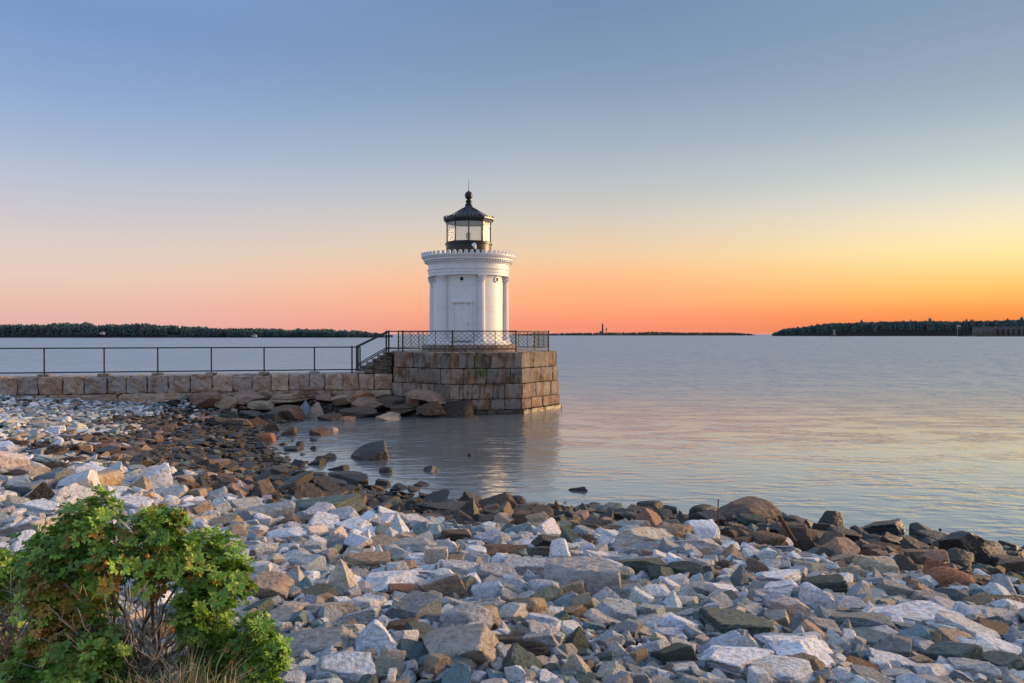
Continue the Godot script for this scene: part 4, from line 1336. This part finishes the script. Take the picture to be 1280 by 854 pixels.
# reddish boulders thrown along the foot of the causeway: x, y, width, height as seen in the photograph, colour, shape
func build_wall_boulders() -> void:
	var first := rock_count
	for e in [[254, 503, 32, 19, "q", "b"], [284, 506, 24, 18, "t", "b"], [310, 500, 32, 18, "q", "b"], [325, 509, 28, 10, "t", "r"], [337, 492, 24, 13, "t", "b"], [360, 492, 24, 12, "q", "b"], [384, 494, 32, 14, "q", "s"], [354, 503, 42, 12, "t", "s"], [357, 518, 38, 22, "n", "b"], [381, 513, 24, 20, "b", "p"], [398, 515, 22, 24, "t", "p"], [404, 500, 20, 11, "q", "b"], [427, 503, 28, 15, "t", "b"], [442, 517, 46, 14, "n", "s"], [446, 500, 30, 12, "o", "b"], [462, 508, 40, 16, "q", "b"], [474, 496, 24, 12, "t", "b"], [487, 506, 34, 14, "n", "b"], [507, 489, 18, 12, "q", "r"], [503, 516, 30, 12, "n", "s"], [487, 522, 34, 9, "t", "s"], [536, 501, 50, 12, "q", "s"], [537, 514, 32, 18, "n", "b"], [516, 504, 16, 12, "r", "r"], [433, 524, 18, 8, "q", "b"], [413, 522, 26, 10, "n", "b"], [340, 521, 26, 14, "k", "b"], [310, 520, 26, 12, "k", "s"], [285, 520, 24, 12, "s", "b"], [320, 528, 30, 14, "n", "p"], [300, 532, 30, 14, "n", "s"], [270, 528, 26, 12, "k", "b"], [340, 535, 22, 12, "n", "b"], [331, 548, 20, 12, "o", "r"]]:
		var o := put_rock(e[0], e[1], e[2], e[3], e[4], e[5], "+below the causeway wall", "boulders at the foot of the causeway")
		o.name = numbered("boulder")
		o.set_meta("category", "boulder")
	rock_count = first

# ------------------------------------------------------------------ plants, wrack, iron
func add_tube_path(st: SurfaceTool, pts: Array, r0: float, r1: float, sides := 5) -> void:
	for k in pts.size() - 1:
		var a := lerpf(r0, r1, float(k) / (pts.size() - 1))
		var b := lerpf(r0, r1, float(k + 1) / (pts.size() - 1))
		add_bar(st, pts[k], pts[k + 1], a, b, sides)

func wander(a: Vector3, b: Vector3, n: int, amount: float) -> Array:
	var out := [a]
	for k in range(1, n):
		var t := float(k) / n
		out.append(a.lerp(b, t) + Vector3(rng.randf_range(-1, 1), rng.randf_range(-0.6, 0.6), rng.randf_range(-1, 1)) * amount)
	out.append(b)
	return out

func leaflet(st: SurfaceTool, at: Vector3, along: Vector3, side: Vector3, up: Vector3, l: float, w: float) -> void:
	# an oval leaf folded along its rib, its tip bent down
	var a := at
	var m := at + along * l * 0.5 - up * l * 0.02
	var t := at + along * l - up * l * 0.22
	var l1 := at + along * l * 0.28 + side * w * 0.5 + up * l * 0.10
	var l2 := at + along * l * 0.68 + side * w * 0.42 + up * l * 0.06
	var r1 := at + along * l * 0.28 - side * w * 0.5 + up * l * 0.10
	var r2 := at + along * l * 0.68 - side * w * 0.42 + up * l * 0.06
	for q in [[a, l1, m], [l1, l2, m], [l2, t, m], [a, m, r1], [m, r2, r1], [m, t, r2]]:
		tri(st, q[0], q[1], q[2], up)

func rosette(sd: int) -> Mesh:
	# a shoot tip of rose leaves, each of several leaflets; about 0.1 m across
	var r := RandomNumberGenerator.new()
	r.seed = sd
	var st := begin()
	for k in 5:
		var a := TAU * k / 5.0 + r.randf_range(-0.4, 0.4)
		var lift := r.randf_range(0.15, 0.8)
		var along := Vector3(sin(a) * cos(lift), sin(lift), cos(a) * cos(lift))
		var side := along.cross(Vector3.UP).normalized()
		var up := side.cross(along).normalized()
		var stem := r.randf_range(0.035, 0.06)
		add_bar(st, Vector3.ZERO, along * stem, 0.0012, 0.0008, 3)
		for j in 5:
			var f := 0.45 + 0.2 * (j / 2)
			var sgn := 1.0 if j % 2 == 0 else -1.0
			var dirn := (along * 0.5 + side * sgn * 0.9).normalized() if j < 4 else along
			var s2 := dirn.cross(up).normalized()
			leaflet(st, along * stem * (minf(f, 1.0)), dirn, s2, (up + Vector3(r.randf_range(-0.4, 0.4), 0, r.randf_range(-0.4, 0.4))).normalized(), r.randf_range(0.020, 0.032), r.randf_range(0.013, 0.019))
	return st.commit()

func build_bush() -> void:
	var leaf := plain(Color(1, 1, 1), 0.45)
	leaf.vertex_color_use_as_albedo = true
	leaf.backlight_enabled = true
	leaf.backlight = Color(0.6, 0.7, 0.4)
	M.leaf = leaf
	M.twig = plain(Color(0.15, 0.115, 0.085), 0.9)
	M.dead_twig = plain(Color(0.38, 0.31, 0.25), 0.95)
	var shoots := [rosette(1), rosette(2), rosette(3), rosette(4)]
	# clumps of foliage: x, y, radius in the photograph, metres behind the front, share of yellowed leaves
	var main := [[104, 648, 36, 0.05, 0.05], [80, 690, 46, 0.1, 0.05], [130, 690, 42, 0.0, 0.15], [55, 690, 22, 0.2, 0.05], [62, 745, 28, -0.02, 0.7], [200, 650, 26, 0.1, 0.15], [185, 690, 34, 0.1, 0.25], [225, 690, 34, 0.15, 0.05], [262, 700, 36, 0.2, 0.03], [288, 718, 24, 0.2, 0.05], [270, 735, 34, 0.15, 0.1], [118, 735, 26, 0.3, 0.2], [85, 740, 34, 0.3, 0.1], [240, 765, 24, 0.05, 0.05], [265, 790, 36, 0.25, 0.1], [75, 780, 36, -0.05, 0.75], [120, 800, 42, -0.1, 0.1], [95, 835, 40, -0.05, 0.05], [50, 830, 36, 0.1, 0.05], [40, 860, 40, 0.0, 0.1], [120, 875, 44, 0.0, 0.05], [255, 850, 26, 0.15, 0.05]]
	var D := 4.05
	var foot := at_depth(172, 890, D + 0.15)
	foot.y = ground_height(foot.x, foot.z)
	rose_bush("rose_bush", "wind blown green rose bush with bare inner twigs and orange hips", foot, main, D, shoots, 11, true)
	var lit := [[318, 790, 22, 0.0, 0.05], [335, 808, 18, 0.0, 0.05], [300, 815, 30, 0.05, 0.05], [325, 830, 24, 0.0, 0.05], [290, 845, 34, 0.0, 0.05], [265, 865, 30, 0.0, 0.1]]
	var f2 := at_depth(290, 895, 4.2)
	f2.y = ground_height(f2.x, f2.z)
	rose_bush("rose_bush", "low bright green rose shoots spreading beside the larger bush", f2, lit, 4.2, shoots, 12, false)
	var dim := [[12, 705, 20, 0.1, 0.0], [28, 722, 18, 0.1, 0.1], [4, 735, 20, 0.1, 0.1], [-30, 720, 40, 0.2, 0.1], [10, 850, 40, 0.0, 0.3], [-40, 790, 50, 0.1, 0.2], [20, 810, 14, 0.0, 0.5]]
	var f3 := at_depth(6, 900, 4.35)
	f3.y = ground_height(f3.x, f3.z)
	rose_bush("rose_bush", "dark rose shrub with rust brown stems left of the green bush", f3, dim, 4.35, shoots, 13, true)
	# grass at the foot of the bush
	for e in [[236, 3.85, 0.44, "dry", "tall tuft of dry tan grass at the foot of the rose bush"], [205, 3.8, 0.34, "dry", "shorter tuft of dry tan grass beside the bush stems"], [272, 3.9, 0.36, "green", "tuft of fine green grass under the right side of the bush"], [170, 3.75, 0.36, "green", "thin green grass before the bare bush stems"], [30, 3.95, 0.2, "dry", "dry grass under the dark rose shrub"], [300, 4.05, 0.16, "green", "short green grass under the low rose shoots"], [420, 3.95, 0.16, "green", "few green blades before a white rock"]]:
		var p := at_depth(e[0], 880, e[1])
		p.y = ground_height(p.x, p.z) - 0.02
		grass_tuft(p, e[2], 140 if e[3] == "dry" else 180, e[3] == "dry", e[4], "grass")
	# dry weeds between the rocks
	for e in [[834, 790], [800, 768], [885, 795], [1092, 822], [1075, 800], [1152, 818], [360, 830], [720, 790], [1010, 800], [596, 780], [965, 812]]:
		var p := on_ground(e[0], e[1])
		grass_tuft(p - Vector3(0, 0.02, 0), rng.randf_range(0.09, 0.15), 70, true, "small tuft of dry tan weed between the rocks", "weed", "dry weeds between the rocks")

func rose_bush(called: String, label: String, foot: Vector3, clumps: Array, D: float, shoots: Array, sd: int, bare: bool) -> void:
	var o := base(called, foot)
	tag(o, label, "bush", "rose bushes")
	rng.seed = sd
	var xfs := [[], [], [], []]
	var cols := [[], [], [], []]
	var hips := []
	var st := begin()
	var limbs := begin()
	for c in clumps:
		var depth: float = D + c[3]
		var mid: Vector3 = at_depth(c[0], c[1] + 10.0, depth) - foot
		var rad: float = c[2] * depth / FOCAL
		# a limb from the foot to the clump
		var start := Vector3(rng.randf_range(-0.12, 0.12), -0.03, rng.randf_range(-0.1, 0.1))
		var path := wander(start, mid, 6, 0.035)
		add_tube_path(limbs, path, 0.011, 0.004, 6)
		for k in 7:
			var tip := mid + Vector3(rng.randf_range(-1, 1), rng.randf_range(-0.6, 1), rng.randf_range(-1, 1)) * rad
			var from: Vector3 = path[3 + rng.randi() % 3]
			add_tube_path(st, wander(from, tip, 3, 0.015), 0.0042, 0.0015, 4)
		var n := int(10.0 + 4300.0 * rad * rad)
		for k in n:
			var d := Vector3(rng.randfn(), rng.randfn(), rng.randfn()).normalized() * (pow(rng.randf(), 0.5) * rng.randf_range(0.75, 1.3))
			var p := mid + d * rad * Vector3(1.1, 0.95, 1.1)
			if p.y < 0.03: continue
			var upw := (d * 0.9 + Vector3(0, 0.8, 0) + Vector3(rng.randf_range(-0.4, 0.4), 0, rng.randf_range(-0.4, 0.4))).normalized()
			var bs := Basis(Quaternion(Vector3.UP, upw)) * Basis(Vector3.UP, rng.randf() * TAU)
			var s := rng.randf_range(0.45, 1.15)
			var v := rng.randi() % 4
			xfs[v].append(Transform3D(bs * Basis.from_scale(Vector3.ONE * s), p))
			var g := rng.randf_range(0.75, 1.3)
			var col := Color(0.12, 0.25, 0.04)
			var u := rng.randf()
			if u < c[4] * 0.5: col = Color(0.42, 0.21, 0.04)
			elif u < c[4]: col = Color(0.32, 0.30, 0.05)
			elif u < 0.42 + c[4]: col = Color(0.27, 0.42, 0.06)
			cols[v].append(Color(col.r * g, col.g * g, col.b * g))
		for k in 6:   # long shoots that stick out of the clump, leaves along them
			var d := Vector3(rng.randf_range(-1, 1), rng.randf_range(-0.1, 1.2), rng.randf_range(-0.7, 1)).normalized()
			var tip := mid + d * rad * rng.randf_range(1.05, 1.35)
			add_tube_path(st, wander(mid, tip, 3, 0.012), 0.0035, 0.0014, 4)
			for j in 5:
				var p := mid.lerp(tip, 0.55 + 0.45 * j / 4.0)
				var bs := Basis(Quaternion(Vector3.UP, (d + Vector3(rng.randf_range(-0.5, 0.5), 0.4, rng.randf_range(-0.5, 0.5))).normalized())) * Basis(Vector3.UP, rng.randf() * TAU)
				var v := rng.randi() % 4
				xfs[v].append(Transform3D(bs * Basis.from_scale(Vector3.ONE * rng.randf_range(0.5, 1.0)), p))
				var g := rng.randf_range(0.8, 1.25)
				cols[v].append(Color(0.28 * g, 0.44 * g, 0.07 * g) if rng.randf() > c[4] else Color(0.42 * g, 0.26 * g, 0.05 * g))
		if rng.randf() < 0.5:
			hips.append(mid + Vector3(rng.randf_range(-0.7, 0.7), rng.randf_range(-0.4, 0.5), 0.9) * rad)
	part("limbs", limbs.commit(), M.twig, o)
	if bare:
		for k in 60:   # bare inner twigs spreading from the foot
			var a := rng.randf_range(-1.1, 1.1)
			var l := rng.randf_range(0.35, 0.75)
			var tip := Vector3(sin(a) * l * 0.75, cos(a) * l, rng.randf_range(0.05, 0.42))
			var path := wander(Vector3(rng.randf_range(-0.06, 0.06), 0, 0.02), tip, 6, 0.02)
			add_tube_path(st, path, 0.006, 0.002, 5)
			for j in 4:
				var from: Vector3 = path[2 + rng.randi() % 4]
				add_tube_path(st, wander(from, from + Vector3(rng.randf_range(-0.12, 0.12), rng.randf_range(0.02, 0.14), rng.randf_range(-0.05, 0.1)), 3, 0.008), 0.003, 0.001, 4)
	part("twigs", st.commit(), M.dead_twig, o)
	var crown := Node3D.new()
	crown.name = "foliage"
	o.add_child(crown, true)
	for v in 4:
		if xfs[v].size(): multi("leaves", shoots[v], M.leaf, xfs[v], crown, cols[v]).set_meta("kind", "stuff")
	var hip := lathe_mesh([Vector2(0.0, -0.010), Vector2(0.008, -0.007), Vector2(0.011, 0.0), Vector2(0.008, 0.007), Vector2(0.003, 0.011), Vector2(0.004, 0.016), Vector2(0.0, 0.014)], 10)
	var hm := plain(Color(0.62, 0.16, 0.02), 0.35)
	for p in hips: part("rose_hip", hip, hm, o, Transform3D(Basis(), p))
	rng.seed = 700 + sd

func grass_tuft(at: Vector3, h: float, n: int, dry: bool, label: String, category: String, group := "") -> void:
	if not M.has("dry_grass"):
		M.dry_grass = plain(Color(0.52, 0.38, 0.22), 0.9)
		M.green_grass = plain(Color(0.13, 0.20, 0.06), 0.7)
	var st := begin()
	for k in n:
		var a := rng.randf() * TAU
		var p := Vector3(sin(a), 0, cos(a)) * h * 0.45 * sqrt(rng.randf())
		var lean := Vector3(rng.randf_range(-0.5, 0.5), 1, rng.randf_range(-0.5, 0.5)) * h * rng.randf_range(0.45, 1.0)
		var w := rng.randf_range(0.0018, 0.0040)
		var side := Vector3(cos(a), 0, -sin(a)) * w
		var m := p + lean * 0.55 + Vector3(p.x, 0, p.z) * 0.3
		var t := p + lean + Vector3(p.x, -0.1, p.z) * 0.9
		quad(st, p - side, p + side, m + side * 0.8, m - side * 0.8, Vector3(0, 0.2, 1))
		tri(st, m - side * 0.8, m + side * 0.8, t, Vector3(0, 0.2, 1))
	var o := part("grass_tuft", st.commit(), M.dry_grass if dry else M.green_grass, self, Transform3D(Basis(), at))
	tag(o, label, category, group if group else "grass under the bush")

func build_wrack() -> void:
	var wm := plain(Color(0.055, 0.036, 0.024), 0.6)
	var shapes := []
	for v in 3:
		var st := begin()
		for k in 170:
			var a := rng.randf() * TAU
			var r := sqrt(rng.randf()) * 0.5
			var p := Vector3(sin(a) * r, 0.26 * (1.0 - 3.2 * r * r) * rng.randf_range(0.3, 1.0), cos(a) * r)
			var q := p + Vector3(rng.randf_range(-0.2, 0.2), rng.randf_range(-0.05, 0.1), rng.randf_range(-0.2, 0.2))
			add_tube_path(st, wander(p, q, 3, 0.03), rng.randf_range(0.006, 0.016), 0.004, 4)
		add_lathe(st, [Vector2(0.46, -0.08), Vector2(0.40, 0.05), Vector2(0.25, 0.14), Vector2(0.0, 0.17)], 12)
		shapes.append(st.commit())
	for e in [[61, 569, 50], [22, 560, 26], [89, 581, 26], [142, 607, 44], [91, 617, 34], [67, 590, 36], [273, 621, 36], [48, 622, 26], [190, 606, 22], [729, 684, 34], [906, 716, 22], [20, 600, 30]]:
		var p := on_ground(e[0], e[1])
		var s: float = e[2] * -p.z / FOCAL
		var o := part("seaweed_clump", shapes[rng.randi() % 3], wm, self, Transform3D(Basis(Vector3.UP, rng.randf() * TAU) * Basis.from_scale(Vector3(s, s * 0.8, s)), p + Vector3.UP * 0.10))
		var near := []
		var best := 1e9
		for f in told:
			if f[1].distance_squared_to(p) < best:
				best = f[1].distance_squared_to(p)
				near = f
		tag(o, "%s heap of dark dried seaweed beside a %s %s" % ["wide" if e[2] > 32 else "small", ROCK_WORD[near[2]], SHAPE_WORD[near[3]]], "seaweed", "heaps of dried seaweed")
	var rust := plain(Color(0.09, 0.045, 0.03), 0.9)
	var p := on_ground(897, 674)
	var o := part("iron_rod", bar_mesh(Vector3(0, -0.2, 0), Vector3(0.01, 0.62, 0), 0.010), rust, self, Transform3D(Basis(), p))
	tag(o, "thin rusty iron rod standing upright among the shore rocks", "rod")
	p = on_ground(1003, 690)
	o = part("iron_bar", bar_mesh(Vector3(0.03, -0.08, 0), Vector3(-0.34, 0.52, 0.0), 0.03), rust, self, Transform3D(Basis(), p))
	tag(o, "thick rusty iron bar leaning between brown shore rocks", "rod")
	# weed rooted in a joint of the pier
	var t := PIER_TURN
	p = PIER + Vector3(sin(t), 0, cos(t)) * 4.28 + Vector3(cos(t), 0, -sin(t)) * -0.25 + Vector3.UP * 2.36
	var st := begin()
	for k in 190:
		var d := Vector3(rng.randfn() * 0.6, rng.randfn() * 0.5 - 0.25, absf(rng.randfn()) * 0.5 + 0.2)
		var q := d * 0.30
		leaflet(st, q, d.normalized(), d.cross(Vector3.UP).normalized(), Vector3(0, 0.8, 0.6), 0.11, 0.05)
	o = part("wall_weed", st.commit(), plain(Color(0.10, 0.15, 0.035), 0.7), self, Transform3D(Basis(), p))
	tag(o, "green weed growing from a joint in the pier's stone face", "weed")

# ------------------------------------------------------------------ the scene
func _ready() -> void:
	rng.seed = 20240
	fine.seed = 5
	fine.frequency = 0.06
	fine.fractal_octaves = 3
	cam = Camera3D.new()
	cam.name = "camera"
	add_child(cam)
	cam.position = EYE
	cam.rotation_degrees.x = -0.5177
	cam.fov = 46.41
	cam.near = 0.05
	cam.far = 60000.0
	cam.current = true
	var env := Environment.new()
	env.background_mode = Environment.BG_SKY
	env.sky = make_sky()
	env.tonemap_mode = Environment.TONE_MAPPER_LINEAR
	env.tonemap_exposure = 1.07
	env.background_energy_multiplier = 1.0
	env.sdfgi_enabled = true
	env.ssao_enabled = true
	env.ssil_enabled = true
	var we := WorldEnvironment.new()
	we.name = "world_environment"
	we.environment = env
	add_child(we)
	var sun := DirectionalLight3D.new()
	sun.name = "sun"
	add_child(sun)
	sun.light_color = Color(1.0, 0.82, 0.60)
	sun.light_energy = 1.6
	sun.light_angular_distance = 22.0
	sun.shadow_enabled = true
	sun.rotation_degrees = Vector3(-12.0, -SUN_AZIMUTH + 180.0, 0.0)

	make_materials()
	build_height()
	build_ground()
	build_water()
	build_pier()
	build_causeway()
	build_pier_railing()
	build_lighthouse()
	build_far()
	build_rocks()
	build_bush()
	build_wrack()
